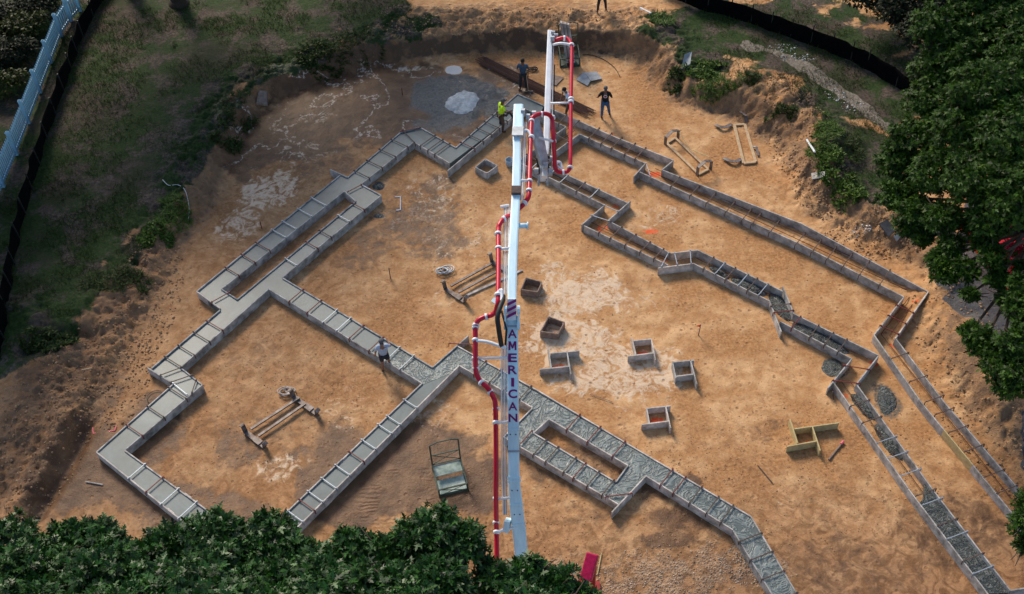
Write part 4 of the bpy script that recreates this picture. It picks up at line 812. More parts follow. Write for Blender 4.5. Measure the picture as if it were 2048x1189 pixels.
# ---------------------------------------------------------------- bush with magenta blossom + red pickup under the tree
c = V(2035, 500, 0); bl = [B(2028,468,4.6,.36),B(2040,515,4.4,.42),B(2018,498,4.2,.25),B(2006,560,3.2,.22)]
t = tree('flowering_bush', tuple(c), bl, 'bush covered in magenta blossom at the right edge under the big tree', LM['maple'], OVAL, .1, 60, nl=4, r0=.05, cat='bush')
C, O = blob_pts([(b[0], b[1]*1.12) for b in bl], 90); P, Dv, Nv, S = rosettes(C, O, 4, .085); leaves('blossom', P, Dv, Nv, S, OVAL, LM['petal'], t)
def pickup():
    a = V(1925, 478, .5); b = V(2045, 668, .5); d = (b-a).normalized(); d.z = 0; s_ = Vector((-d.y, d.x, 0))
    if s_.y < 0: s_ = -s_
    t = empty('red_truck', (a.x, a.y, 0), 'red pickup with black tyres and a bright side step parked under the big tree', 'pickup truck')
    P = lambda u, v, z: Vector((a.x, a.y, 0))+d*u+s_*v+Vector((0,0,z))
    mb = MB(); mb.hexa([P(-1,.1,.45), P(4.3,.1,.45), P(4.3,1.9,.45), P(-1,1.9,.45)], [P(-.95,.12,1.02), P(4.3,.12,1.02), P(4.3,1.88,1.02), P(-.95,1.88,1.02)]); mb.build('body', 'rcar', t, bevel=.07)
    mb = MB(); mb.hexa([P(.5,.14,1.02), P(2.7,.14,1.02), P(2.7,1.86,1.02), P(.5,1.86,1.02)], [P(1.05,.32,1.62), P(2.5,.32,1.62), P(2.5,1.68,1.62), P(1.05,1.68,1.62)]); mb.build('cabin', 'rcar', t, bevel=.05)
    mb = MB(); mb.hexa([P(.75,.165,1.08), P(2.55,.165,1.08), P(2.55,.2,1.08), P(.75,.2,1.08)], [P(1.12,.30,1.55), P(2.42,.30,1.55), P(2.42,.34,1.55), P(1.12,.34,1.55)]); mb.build('side_window', 'glass', t)
    mb = MB(); mb.hexa([P(.42,.28,1.08), P(.46,.28,1.04), P(.46,1.72,1.04), P(.42,1.72,1.08)], [P(.95,.4,1.58), P(1.0,.4,1.58), P(1.0,1.6,1.58), P(.95,1.6,1.58)]); mb.build('windscreen', 'glass', t)
    for u in (0, 3.4):
        for v in (.06, 1.94):
            wq = MB(); wq.tube([P(u, v-.13, .40), P(u, v+.13, .40)], .40, 20); wo = wq.build('wheel', 'tyre', t, True); MB().tube([P(u, v-.15, .40), P(u, v+.15, .40)], .2, 12).build('rim', 'steel', wo)
    for u0, u1 in ((.75, 1.1), (1.2, 1.5), (1.55, 2.5), (2.55, 2.8)): mb = MB(); mb.bar(P(u0, -.06, .36), P(u1, -.06, .36), .07, .04); mb.build('side_step', 'chrome', t)
pickup()
# ---------------------------------------------------------------- fences
def picket():
    tops = [(146,-20),(127,0),(107,30),(86,83),(63,142),(39,203),(14,266),(-14,330),(-45,400)]
    pts = []
    for x, y in tops: pts.append(T(x, y, 1.25))
    t = empty('picket_fence', pts[0], 'white vinyl picket fence running down the upper left edge of the lawn', 'fence')
    for i, p in enumerate(pts):
        mb = MB(); mb.box((p.x, p.y, p.z+.62), (.13,.13,1.3)); mb.add([(p.x-.09,p.y-.09,p.z+1.27),(p.x+.09,p.y-.09,p.z+1.27),(p.x+.09,p.y+.09,p.z+1.27),(p.x-.09,p.y+.09,p.z+1.27),(p.x,p.y,p.z+1.36)], [(0,1,4),(1,2,4),(2,3,4),(3,0,4),(3,2,1,0)]); mb.build('post', 'picket', t)
    for i in range(len(pts)-1):
        a, b = pts[i], pts[i+1]
        for z in (.22, 1.0): mb = MB(); mb.bar(a+Vector((0,0,z)), b+Vector((0,0,z)), .04, .09); mb.build('rail', 'picket', t)
        n = int((b-a).length/.155); mb = MB()
        for k in range(1, n): q = a.lerp(b, k/n); ang = math.atan2((b-a).y, (b-a).x); mb.box((q.x, q.y, q.z+.62), (.085,.022,1.05), ang); m = Matrix.Rotation(ang, 3, 'Z'); h = m @ Vector((.04,0,0)); w_ = m @ Vector((0,.011,0)); zz = Vector((0,0,1.145)); mb.add([q-h-w_+zz, q+h-w_+zz, q+h+w_+zz, q-h+w_+zz, q+Vector((0,0,1.2))], [(0,1,4),(1,2,4),(2,3,4),(3,0,4)])
        mb.build('pickets', 'picket', t)
picket()
def siltfence(pts, label, hgt=.75):
    P = [T(x, y) for x, y in pts]; P = curve(P, 6)
    t = empty('silt_fence', P[0], label, 'silt fence'); vs = []; fs = []
    for p in P: p.z = hz(p.x, p.y)
    nrm = []
    for i, p in enumerate(P): d = (P[min(i+1, len(P)-1)]-P[max(0, i-1)]); nrm.append(Vector((-d.y, d.x, 0)).normalized())
    rows = 5
    for i, p in enumerate(P):
        for k in range(rows):
            f = k/(rows-1); q = p+nrm[i]*(random.uniform(-.05,.05)+.05*math.sin(i*1.3+f*3))+Vector((0,0,f*hgt-.08+random.uniform(-.03,.03)*(k == rows-1))); vs.append(q-nrm[i]*.006)
    N0 = len(vs); vs += [Vector(v)+nrm[i//rows]*.012 for i, v in enumerate(vs)]
    for i in range(len(P)-1):
        for k in range(rows-1):
            a = i*rows+k; fs.append((a, a+rows, a+rows+1, a+1)); fs.append((a+N0+1, a+N0+rows+1, a+N0+rows, a+N0))
        a = i*rows+rows-1; fs.append((a, a+rows, a+rows+N0, a+N0))
    MB().add(vs, fs).build('fabric', 'silt', t, True)
    for i in range(0, len(P), 3): p = P[i]+nrm[i]*.05; MB().bar(p, p+Vector((0,0,hgt+.12)), .05, .05).build('stake', 'dark', t)
siltfence([(222,-30),(205,0),(165,75),(142,140),(110,230),(78,330),(50,430),(28,530),(12,620),(-2,720)], 'black silt fence running down the left edge below the white pickets', .85)
siltfence([(1300,-22),(1370,8),(1460,35),(1540,62),(1620,90),(1700,122),(1760,155),(1820,195),(1880,240)], 'black silt fence curving across the upper right towards the big tree', .95)

# ---------------------------------------------------------------- people
def skinned(name, J, Eg, m, parent, sub=1):
    me = bpy.data.meshes.new(name); ks = list(J); me.from_pydata([J[k][0] for k in ks], [(ks.index(a), ks.index(b)) for a, b in Eg], [])
    o = bpy.data.objects.new(name, me); COL.objects.link(o); o.modifiers.new('skin', 'SKIN'); sv = me.skin_vertices[0].data
    for i, k in enumerate(ks): r = J[k][1]; sv[i].radius = (r, r) if not isinstance(r, tuple) else r
    sv[0].use_root = True
    s_ = o.modifiers.new('sub', 'SUBSURF'); s_.levels = sub; s_.render_levels = sub
    bpy.context.view_layer.update(); m2 = bpy.data.meshes.new_from_object(o.evaluated_get(bpy.context.evaluated_depsgraph_get()))
    bpy.data.objects.remove(o); m2.materials.clear(); m2.materials.append(MT[m])
    for p in m2.polygons: p.use_smooth = True; p.material_index = 0
    o2 = bpy.data.objects.new(name, m2); COL.objects.link(o2); o2.parent = parent; return o2
def person(foot, ang, label, shirt, pants, boots, hat='cap', pose=None, sleeve=.5, shorts=False, skin='skin', hold=None, emblem=None, lean=0.0):
    """ang: heading, 0 = facing away from the camera (+Y), positive turns to the left"""
    t = empty('person', foot, label, 'person'); t.rotation_euler = (0, 0, ang)
    p = dict(hipL=(-.1,0,.92), hipR=(.1,0,.92), kneeL=(-.12,.03,.50), kneeR=(.13,.05,.50), ankL=(-.13,-.02,.09), ankR=(.15,.0,.09), toeL=(-.15,.14,.035), toeR=(.19,.15,.035),
      pel=(0,0,.96), wai=(0,.01,1.10), che=(0,.02,1.32), nck=(0,.03,1.50), hd=(0,.05,1.63), hdt=(0,.04,1.73), shL=(-.18,.01,1.43), shR=(.18,.01,1.43), elL=(-.25,-.02,1.16), elR=(.25,-.02,1.16), wrL=(-.25,.12,.93), wrR=(.25,.12,.93))
    if pose: p.update(pose)
    for k in ('wai','che','nck','hd','hdt','shL','shR','elL','elR','wrL','wrR'): q = p[k]; p[k] = (q[0], q[1]+lean*(q[2]-.96), q[2]-abs(lean)*.12*(q[2]-.96))
    v = {k: Vector(q) for k, q in p.items()}
    J = {'pel':(v['pel'],(.15,.11)),'wai':(v['wai'],(.14,.10)),'che':(v['che'],(.165,.115)),'nck':(v['nck'],.055),'hd':(v['hd'],(.078,.095)),'hdt':(v['hdt'],(.072,.088))}
    Eg = [('pel','wai'),('wai','che'),('che','nck'),('nck','hd'),('hd','hdt')]
    for s_ in 'LR':
        J['sh'+s_] = (v['sh'+s_], .06); J['el'+s_] = (v['el'+s_], .043); J['wr'+s_] = (v['wr'+s_], .027)
        J['hip'+s_] = (v['hip'+s_], .088); J['knee'+s_] = (v['knee'+s_], .06); J['ank'+s_] = (v['ank'+s_], .04); J['toe'+s_] = (v['toe'+s_], .032)
        Eg += [('che','sh'+s_),('sh'+s_,'el'+s_),('el'+s_,'wr'+s_),('pel','hip'+s_),('hip'+s_,'knee'+s_),('knee'+s_,'ank'+s_),('ank'+s_,'toe'+s_)]
        d = (v['wr'+s_]-v['el'+s_]).normalized(); sd_ = d.cross(Vector((0,1,.2))).normalized(); dn = Vector((0,0,-1))
        pm = v['wr'+s_]+d*.07; J['pm'+s_] = (pm, (.034,.018)); Eg.append(('wr'+s_, 'pm'+s_))
        for k in range(4):
            o_ = (k-1.5)*.019; L_ = (.055,.068,.062,.048)[k]; a = pm+d*.025+sd_*o_; b = a+d*L_*.6; c_ = b+(d*.5+dn*.5).normalized()*L_*.5
            J[f'f{k}a'+s_] = (b, .009); J[f'f{k}b'+s_] = (c_, .008); Eg += [('pm'+s_, f'f{k}a'+s_), (f'f{k}a'+s_, f'f{k}b'+s_)]
        th = pm+sd_*(.045 if s_ == 'R' else -.045)+dn*.01; J['tha'+s_] = (th, .011); J['thb'+s_] = (th+d*.03, .009); Eg += [('pm'+s_, 'tha'+s_), ('tha'+s_, 'thb'+s_)]
    body = skinned('body', J, Eg, skin, t, 1)
    # face
    h = v['hd']; mb = MB(); mb.sphere(h+Vector((0,.098,0)), .018, 8, 5, (.8,1.2,1.4)); mb.build('nose', skin, None if False else t) if False else None
    def loc(mb, name, m, sm=True):
        me = bpy.data.meshes.new(name); me.from_pydata(mb.v, [], mb.f); me.materials.append(MT[m])
        for q in me.polygons: q.use_smooth = sm
        o = bpy.data.objects.new(name, me); COL.objects.link(o); o.parent = t; return o
    loc(MB().sphere(h+Vector((0,.10,-.01)), .02, 8, 5, (.8,1.1,1.4)), 'nose', skin)
    for x in (-.032,.032): loc(MB().sphere(h+Vector((x,.088,.022)), .012, 8, 5), 'eye', 'black')
    for x in (-.083,.083): loc(MB().sphere(h+Vector((x,.0,.0)), .028, 8, 5, (.4,.8,1.2)), 'ear', skin)
    loc(MB().box(h+Vector((0,.095,-.055)), (.045,.012,.01)), 'mouth', 'redd')
    top = v['hdt']; mb = MB()
    if hat == 'cap': mb.sphere(top+Vector((0,-.005,-.035)), .105, 12, 8, (.92,1.08,.85)); mb.box(top+Vector((0,.13,-.045)), (.14,.12,.018)); loc(mb, 'cap', 'cap')
    elif hat == 'backcap': mb.sphere(top+Vector((0,-.01,-.035)), .106, 12, 8, (.92,1.08,.85)); mb.box(top+Vector((0,-.12,-.07)), (.13,.08,.018)); loc(mb, 'cap', 'cap')
    else: mb.sphere(top+Vector((0,-.018,-.045)), .108, 12, 8, (.9,1.0,.9)); loc(mb, 'hair', 'hair')
    g = 1.0
    JS = {'pel':(v['pel']+Vector((0,0,-.05)),(.165,.125)),'wai':(v['wai'],(.165,.125)),'che':(v['che'],(.185,.135)),'nb':(v['nck']-Vector((0,0,.035)),.075)}
    ES = [('pel','wai'),('wai','che'),('che','nb')]
    for s_ in 'LR':
        e = v['sh'+s_].lerp(v['el'+s_], min(1, sleeve*1.6)); JS['sh'+s_] = (v['sh'+s_], .078); JS['sl'+s_] = (e, .066); ES += [('che','sh'+s_),('sh'+s_,'sl'+s_)]
        if sleeve > .8: JS['sw'+s_] = (v['wr'+s_], .04); ES.append(('sl'+s_,'sw'+s_))
    skinned('shirt', JS, ES, shirt, t, 1)
    JP = {'pel':(v['pel']+Vector((0,0,.01)),(.16,.12))}; EP = []
    for s_ in 'LR':
        JP['hip'+s_] = (v['hip'+s_], .105); kn = v['knee'+s_]; ak = v['ank'+s_]
        EP.append(('pel','hip'+s_))
        if shorts: JP['k'+s_] = (v['hip'+s_].lerp(kn, .85), .095); EP.append(('hip'+s_,'k'+s_))
        else: JP['k'+s_] = (kn, .076); JP['a'+s_] = (ak+Vector((0,0,.03)), .062); EP += [('hip'+s_,'k'+s_),('k'+s_,'a'+s_)]
    skinned('trousers', JP, EP, pants, t, 1)
    for s_ in 'LR':
        a = v['ank'+s_]; b = v['toe'+s_]; skinned('boot', {'a':(a+Vector((0,0,.04)),.055),'b':(a+Vector((0,-.03,-.03)),.05),'c':(b+Vector((0,0,.01)),.042)}, [('a','b'),('b','c')], boots, t, 1)
    if emblem:
        for r0, r1, m, dy in ((0,.085,'whitesh',0), (0,.055,'black',.004), (0,.03,'red',.008)):
            n = 20; c_ = v['che']+Vector((0,-.172-dy,.03)); vs = [c_]+[c_+Vector((math.cos(k*2*math.pi/n)*r1, .0, math.sin(k*2*math.pi/n)*r1)) for k in range(n)]
            vs += [q+Vector((0,.004,0)) for q in vs]; loc(MB().add(vs, [(0, k+1, (k+1) % n+1) for k in range(n)]+[(n+1, n+2+(k+1) % n, n+2+k) for k in range(n)]+[(k+1, (k+1) % n+1, n+2+(k+1) % n, n+2+k) for k in range(n)]), 'emblem', m, False)
    return t
person(T(773,742), 0.15, 'worker in a light blue grey shirt and dark shorts beside the cross footing', 'lightsh', 'darkpant', 'boot', 'backcap', dict(elR=(.30,.1,1.25), wrR=(.22,.34,1.30), elL=(-.27,.0,1.16), wrL=(-.30,.10,.92), kneeL=(-.1,.02,.5), ankR=(.16,.12,.09), toeR=(.2,.26,.035), kneeR=(.14,.12,.5)), .5, True, 'skin')
person(T(1209,237), -0.1, 'worker in a black shirt with a round white emblem on the back and blue jeans', 'black', 'denim', 'boot', 'backcap', dict(elR=(.31,.0,1.17), wrR=(.16,.24,1.18), elL=(-.33,.02,1.18), wrL=(-.36,.22,1.02), kneeR=(.16,.14,.52), ankR=(.22,.2,.1), toeR=(.25,.34,.04)), .5, False, 'skin2', emblem=True)
person(T(1003,262), -1.2, 'worker in a fluorescent yellow shirt holding the hose end at the top corner', 'hiv', 'khaki', 'boot', 'cap', dict(elR=(.27,.08,1.2), wrR=(.2,.34,1.14), elL=(-.27,.08,1.2), wrL=(-.18,.34,1.16)), .5, False, 'skin2', lean=.12)
person(T(1047,180), 2.9, 'worker in a slate blue shirt leaning on a rake handle by the rebar bundle', 'bluesh', 'darkpant', 'boot', None, dict(elR=(.27,.0,1.2), wrR=(.12,.26,1.2), elL=(-.27,.0,1.2), wrL=(-.26,.1,.98)), .5, False, 'skin2')
person(T(1140,234), 1.9, 'worker in a white shirt bending behind the red pipe of the boom tip', 'whitesh', 'khaki', 'bootd', None, dict(elR=(.36,.1,1.25), wrR=(.3,.3,1.0), elL=(-.36,.25,1.3), wrL=(-.35,.50,1.2), ankR=(.2,.12,.09), toeR=(.24,.26,.035)), .5, False, 'skin', lean=.35)
person(T(1203,26), 0.1, 'person in dark trousers whose legs show at the top edge on the dirt track', 'darkpant', 'darkpant', 'bootd', 'cap', dict(ankL=(-.2,.0,.09), toeL=(-.24,.14,.035), ankR=(.24,.1,.09), toeR=(.28,.24,.035), kneeL=(-.16,.03,.5), kneeR=(.2,.08,.5)), .5, False, 'skin')

# ---------------------------------------------------------------- tools held / lying about
r0 = T(1052, 178); MB().tube([r0+Vector((-.15,-.15,.05)), r0+Vector((.05,-.05,1.45))], .018, 6).build('h', 'wood') if False else None
rk = empty('concrete_rake', T(1057,186), 'long handled rake held by the slate blue shirt worker', 'rake')
g = Vector(rk.location); MB().tube([g+Vector((0,0,.06)), g+Vector((-.12,.25,1.4))], .018, 6).build('handle', 'wood', rk); MB().bar(g+Vector((-.22,0,.05)), g+Vector((.22,0,.05)), .04, .1).build('rake_head', 'steel', rk)
hs = MB(); a = V(1042,262,.6); pts = curve([V(1012,232,1.15)+Vector((0,0,0)), V(1018,226,1.0), V(1024,232,.6), V(1027,243,.45)], 6); hs.tube(pts, .05, 8); tag(hs.build('end_hose', 'dark', None, True), 'dark rubber hose end held over the forms by the yellow shirt worker', 'hose')
# rebar bundle
rb = empty('rebar_bundle', T(1075,170), 'long bundle of rusty rebar lying diagonally behind the boom tip', 'rebar')
a0 = T(962,122); b0 = T(1186,232)
for k in range(26):
    d = (b0-a0); s_ = Vector((-d.y, d.x, 0)).normalized(); o_ = s_*((k % 9)-4)*.07+Vector((0,0,.05+.035*(k//9))); e = random.uniform(-.25,.25); u = d.normalized()
    MB().tube([a0+o_+u*e, a0.lerp(b0,.5)+o_+s_*random.uniform(-.05,.05), b0+o_+u*random.uniform(-.5,.1)], .015, 6).build('rebar', 'rebar' if k % 4 else 'strapd', rb)
# plywood sheets
def sheet(name, pts, label, m, zs=None, th=.025, cat='sheet'):
    P = [T(*p)+Vector((0,0,(zs[i] if zs else .03))) for i, p in enumerate(pts)]; k = len(P); n = Vector((0,0,th))
    return tag(MB().add([p for p in P]+[p+n for p in P], [tuple(range(k))[::-1], tuple(range(k, 2*k))]+[(i, (i+1) % k, k+(i+1) % k, k+i) for i in range(k)]).build(name, m), label, cat)
sheet('metal_sheet', [(1152,162),(1167,150),(1182,164),(1175,174)], 'pale tilted metal sheet, left one of the pair behind the black shirt worker', 'stone', [.05,.12,.1,.04])
sheet('metal_sheet', [(1168,151),(1193,146),(1204,160),(1182,167)], 'pale flat metal sheet, right one of the pair behind the black shirt worker', 'stone', [.14,.06,.05,.12])
sheet('plywood_sheet', [(1100,150),(1128,157),(1112,173),(1098,168)], 'brown plywood sheet lying behind the boom tip', 'boardd')
sheet('stone_slab', [(1362,142),(1368,122),(1382,119),(1380,134)], 'grey stone slab leaning on the right bank by the green mound', 'stone', [.05,.3,.35,.1], .08, 'stone')
sheet('asphalt_chunk', [(1757,452),(1772,449),(1788,470),(1776,478)], 'dark broken paving slab by the driveway edge under the big tree', 'stoned', [.06,.2,.2,.05], .08, 'slab')
sheet('asphalt_chunk', [(1786,476),(1792,470),(1800,478),(1793,486)], 'small broken paving piece beside the dark slab', 'stone', [.06,.12,.12,.05], .08, 'slab')
sheet('stone_block', [(514,212),(522,196),(538,198),(536,216)], 'brown stone block at the foot of the left bank', 'boardd', [.05,.3,.3,.08], .12, 'stone')
sheet('broken_board', [(1622,348),(1648,350),(1648,360),(1624,362)], 'broken grey board at the foot of the right slope', 'board', [.05,.15,.15,.05], .04, 'board')
# bucket
bk = T(1019,332); t = empty('bucket', bk, 'pale blue bucket just left of the boom beside the open box', 'bucket')
o = MB(); n = 18
vs = []; 
for z, r in ((0,.14),(.36,.18),(.36,.165),(.03,.13)): vs += [bk+Vector((math.cos(k*2*math.pi/n)*r, math.sin(k*2*math.pi/n)*r, z)) for k in range(n)]
fs = [(j*n+k, j*n+(k+1) % n, (j+1)*n+(k+1) % n, (j+1)*n+k) for j in range(3) for k in range(n)]+[tuple(range(n)), tuple(range(3*n, 4*n))]
o.add(vs, fs).build('body', 'bucket', t, True); MB().tube(curve([bk+Vector((-.18,0,.34)), bk+Vector((0,.12,.42)), bk+Vector((.18,0,.34))], 5), .008, 6).build('handle', 'grey', t)
# steel cradles
def Up(px, py, z): return T(px, py)+Vector((0,0,z))
def cradle(t, a, b, h, out=.12):
    """flat steel U: a base bar from a to b with an upright and an out-turned lip at each end"""
    d = (b-a).normalized(); s_ = Vector((-d.y, d.x, 0)); mb = MB(); z = Vector((0,0,.06)); mb.bar(a+z, b+z, .17, .04); L_ = (b-a).length
    for p, dd in ((a, -d), (b, d)): mb.bar(p+z*0.7, p+z+dd*.06+Vector((0,0,h)), .17, .035, upv=d); mb.bar(p+z+dd*.06+Vector((0,0,h)), p+z+dd*(.06+out)+Vector((0,0,h-.06)), .17, .03)
    mb.bar(a.lerp(b, .5)+z*1.7, a.lerp(b, .8)+z*1.7, .22, .03)
    mb.build('cradle', 'steel', t)
def rail(t, a, b, m='steel', w_=.09, h_=.06): MB().bar(a, b, w_, h_).build('rail', m, t)
t = empty('lifting_rack', Up(555,840,0), 'steel lifting rack lying alone in the lower left bay, straps coiled on one end', 'lifting rack', 'steel lifting racks')
cradle(t, Up(492,866,0), Up(530,896,0), .34); cradle(t, Up(588,796,0), Up(634,830,0), .34)
rail(t, Up(503,863,.13), Up(600,800,.13)); rail(t, Up(518,877,.13), Up(612,812,.13))
t = empty('lifting_rack', Up(940,560,0), 'steel lifting rack with loose planks partly hidden behind the red pipe', 'lifting rack', 'steel lifting racks')
cradle(t, Up(891,580,0), Up(930,606,0), .38); cradle(t, Up(984,526,0), Up(1015,545,0), .42)
rail(t, Up(902,577,.13), Up(985,531,.13)); rail(t, Up(917,590,.13), Up(992,549,.13))
tag(MB().bar(Up(933,593,.04), Up(1045,542,.04), .09, .05).build('loose_plank', 'boardp'), 'narrow pale plank beside the steel rack, passing under the boom', 'plank')
def coil(name, c, rr, label, m='steel', n=5):
    t_ = empty(name, c, label, 'strap'); 
    for k in range(n):
        cc = c+Vector((random.uniform(-.25,.25)*rr*2, random.uniform(-.12,.12)*rr*2, .03+.02*k)); r = rr*random.uniform(.5,1); ph = random.uniform(0,6)
        MB().tube([cc+Vector((math.cos(q*.5+ph)*r, math.sin(q*.5+ph)*r*.7, .015*math.sin(q))) for q in range(14)], .022, 5).build('loop', m, t_, True)
coil('strap_coil', Up(888,545,.02), .3, 'coiled pale strap beside the rack in the middle of the site', 'grey', 6)
coil('strap_coil', Up(577,785,.02), .28, 'coiled strap over the upper end of the lone steel rack', 'boardp', 5)
coil('strap_coil', Up(1066,140,.02), .28, 'dark strap coil on the soil behind the slate blue shirt worker', 'dark', 3)
# wood frames with arches
def frame4(t, c, wd=.11, m='wood', h_=.07, z=.05):
    for i in range(4): MB().bar(c[i]+Vector((0,0,z)), c[(i+1) % 4]+Vector((0,0,z)), wd, h_+.004*(i % 2)).build('plank', m, t, bevel=.004)
t = empty('arched_rack', Up(1372,320,0), 'wooden frame with two upright steel arches near the right bank', 'lifting rack')
frame4(t, [Up(1333,289,0), Up(1350,278,0), Up(1416,341,0), Up(1397,351,0)])
def arch(a, b, h):
    d = (b-a).normalized(); m_ = (a+b)/2; P = [a-d*.08, a-d*.08+Vector((0,0,h)), m_+Vector((0,0,h+.16)), b+d*.08+Vector((0,0,h)), b+d*.08]
    for i in range(4): MB().bar(P[i], P[i+1], .16, .03, upv=d if i in (0,3) else (0,0,1)).build('arch', 'steel', t)
arch(Up(1333,289,0), Up(1353,278,0), .45); arch(Up(1397,351,0), Up(1418,341,0), .5)
MB().tube([Up(1352,276,.5), Up(1380,306,.2), Up(1416,332,.5)], .02, 6).build('strap', 'boardy', t)
t = empty('wooden_frame', Up(1490,290,0), 'flat rectangular lumber frame lying at the foot of the right bank', 'frame'); frame4(t, [Up(1468,252,0), Up(1489,251,0), Up(1511,326,0), Up(1487,329,0)], .13)
for P, l in (([(1431,253),(1440,259),(1450,260),(1463,251)], 'fallen grey bracket left of the top of the flat lumber frame'), ([(1447,319),(1458,327),(1470,329),(1483,321)], 'fallen grey bracket below left of the flat lumber frame'), ([(1492,248),(1492,236),(1480,226)], 'thin bent steel bracket above the flat lumber frame'), ([(1503,296),(1512,299),(1516,314)], 'small dark bracket on the right rail of the flat lumber frame')):
    mb = MB(); Q = [Up(x, y, .14 if 0 < i < len(P)-1 else .07) for i, (x, y) in enumerate(P)]
    for i in range(len(Q)-1): mb.bar(Q[i], Q[i+1], .17 if len(P) == 4 else .1, .03)
    tag(mb.build('steel_bracket', 'steel'), l, 'bracket', 'fallen steel brackets')
# green cages
def cage(base, ang, label, loaded=False, W_=.98, L_=1.05, HB=1.55, HF=.42):
    t_ = empty('stillage', base, label, 'steel rack', 'green steel stillages'); m = Matrix.Rotation(ang, 3, 'Z')
    Q = lambda x, y, z: Vector(base)+m @ Vector((x*W_/2, y*L_/2, z)); r = .022
    for x in (-1, 1): MB().bar(Q(x,1,0), Q(x*1.0,1,HB), .05, .05, upv=(0,1,0)).build('post', 'green', t_); MB().bar(Q(x,-1,0), Q(x,-1,HF), .05, .05, upv=(0,1,0)).build('post', 'green', t_); MB().bar(Q(x,-1,HF), Q(x,1,HF*1.2), .04, .04).build('side_rail', 'green', t_); MB().bar(Q(x,-1,.05), Q(x,1,.05), .05, .06).build('base_rail', 'green', t_)
    MB().tube([Q(-1,1,HB), Q(-.45,1,HB+.1), Q(.45,1,HB+.1), Q(1,1,HB)], .025, 6).build('top_rail', 'green', t_)
    for z in (HF, HB*.62): MB().bar(Q(-1,1,z), Q(1,1,z), .035, .035).build('back_rail', 'green', t_)
    MB().bar(Q(-1,-1,HF), Q(1,-1,HF), .04, .05).build('front_rail', 'green', t_); MB().bar(Q(-1,-1,.04), Q(1,-1,.04), .05, .07).build('front_rail', 'green', t_)
    for a, b in ((-1, 1), (1, -1)): MB().tube([Q(a,-1,.06), Q(b,-1,HF)], .014, 5).build('brace', 'green', t_); MB().tube([Q(a,1,HF), Q(b,1,HB*.62)], .014, 5).build('brace', 'green', t_)
    if not loaded:
        mb = MB(); mb.hexa([Q(-.94,-.96,.08), Q(.94,-.96,.08), Q(.94,.1,.08), Q(-.94,.1,.08)], [Q(-.94,-.96,.11), Q(.94,-.96,.11), Q(.94,.1,.11), Q(-.94,.1,.11)]); mb.build('floor_panel', 'teal', t_)
        mb = MB(); mb.hexa([Q(-.94,.16,.30), Q(.94,.16,.30), Q(.94,.94,.36), Q(-.94,.94,.36)], [Q(-.94,.16,.33), Q(.94,.16,.33), Q(.94,.94,.39), Q(-.94,.94,.39)]); mb.build('shelf_panel', 'teal', t_)
    else:
        mb = MB(); mb.hexa([Q(-.94,-.96,.08), Q(.94,-.96,.08), Q(.94,.94,.08), Q(-.94,.94,.08)], [Q(-.94,-.96,.1), Q(.94,-.96,.1), Q(.94,.94,.1), Q(-.94,.94,.1)]); mb.build('floor_panel', 'green', t_)
    return t_, Q
cb = V(901, 962, 0); cage((cb.x, cb.y, 0), .22, 'empty green steel stillage with pale panels left of the boom')
cb = V(1138, 122, 0); cg, Q = cage((cb.x, cb.y, 0), .03, 'green steel stillage holding leaning form boards behind the boom tip', True, .92, 1.0, 1.75, .5)
for k in range(8):
    x = -.85+k*.12; mb = MB(); a = Q(x+.55, -.6, .14); b = Q(x, .55, 2.05-.02*k); mb.bar(a, b, .04, .33, upv=(0, 1, .3))
    tag(mb.build('form_board', ['board', 'boardp', 'boardd'][k % 3]), 'leaning grey form board standing in the loaded stillage at the top', 'board', 'form boards stored in the stillage')
# stakes, sticks, marks, pipes
def stake(px, py, h, label, m='strapr', flag=None, lean_=(0, 0)):
    g = T(px, py); t_ = empty('survey_stake', g, label, 'stake', 'survey stakes'); top_ = g+Vector((lean_[0], lean_[1], h)); MB().bar(g-Vector((0,0,.1)), top_, .03, .03, upv=(0,1,0)).build('stake', m, t_)
    if flag: MB().add([top_, top_-Vector((0,0,.16)), top_+Vector((-.17,.02,-.09)), top_+Vector((0,.006,0)), top_+Vector((0,.006,-.16)), top_+Vector((-.17,.026,-.09))], [(0,1,2),(5,4,3),(0,3,4,1),(1,4,5,2),(2,5,3,0)]).build('flag', flag, t_)
stake(1396,671,.62,'thin stake with an orange flag standing alone in the open floor', 'boardd', 'orange', (.05, 0))
stake(524,458,.42,'rusty stake left of the narrow poured loop')
stake(634,512,.36,'rusty stake against the inner side of the narrow poured loop')
stake(781,557,.6,'thin dark stake in the bare soil above the cross footing', 'strapd')
stake(805,190,.4,'short rusty stake at the brown puddle beyond the footings')
stake(1668,800,.35,'dark stake left of the top of the long right form', 'strapd', None, (-.08,.1))
def stick(a, b, label, m, r=.02, name='stick', z=.04, flat=None, cat='stick', grp=None):
    A = Up(*a, z); B_ = Up(*b, z); return tag((MB().tube([A, B_], r, 6) if not flat else MB().bar(A, B_, *flat)).build(name, m), label, cat, grp)
stick((1657,921),(1684,888),'grey stick with a pink tip lying right of the yellow lumber form','boardd',.035); 
sphere = MB(); q = Up(1684,888,.06); sphere.tube([q-Vector((.05,.05,0)), q+Vector((.05,.06,0))], .045, 8); tag(sphere.build('pink_tape', 'pink'), 'pink tape wrapped on the tip of the grey stick', 'tape')
stick((1515,932),(1545,968),'thin double stick lying on the soil right of the rectangular loop','strapd',.018)
stick((172,965),(206,971),'short pale stick on wet soil at the lower left','boardp',.025)
stick((1203,1108),(1195,1150),'thin yellowish stick beside the pink outrigger','boardy',.02)
stick((1612,287),(1628,312),'white plastic pipe leaning on the right slope among weeds','pvc',.045,'plastic_pipe',.2,None,'pipe')
stick((1280,20),(1302,31),'white plastic pipe lying on the dirt track at the top','pvc',.07,'plastic_pipe',.08,None,'pipe')
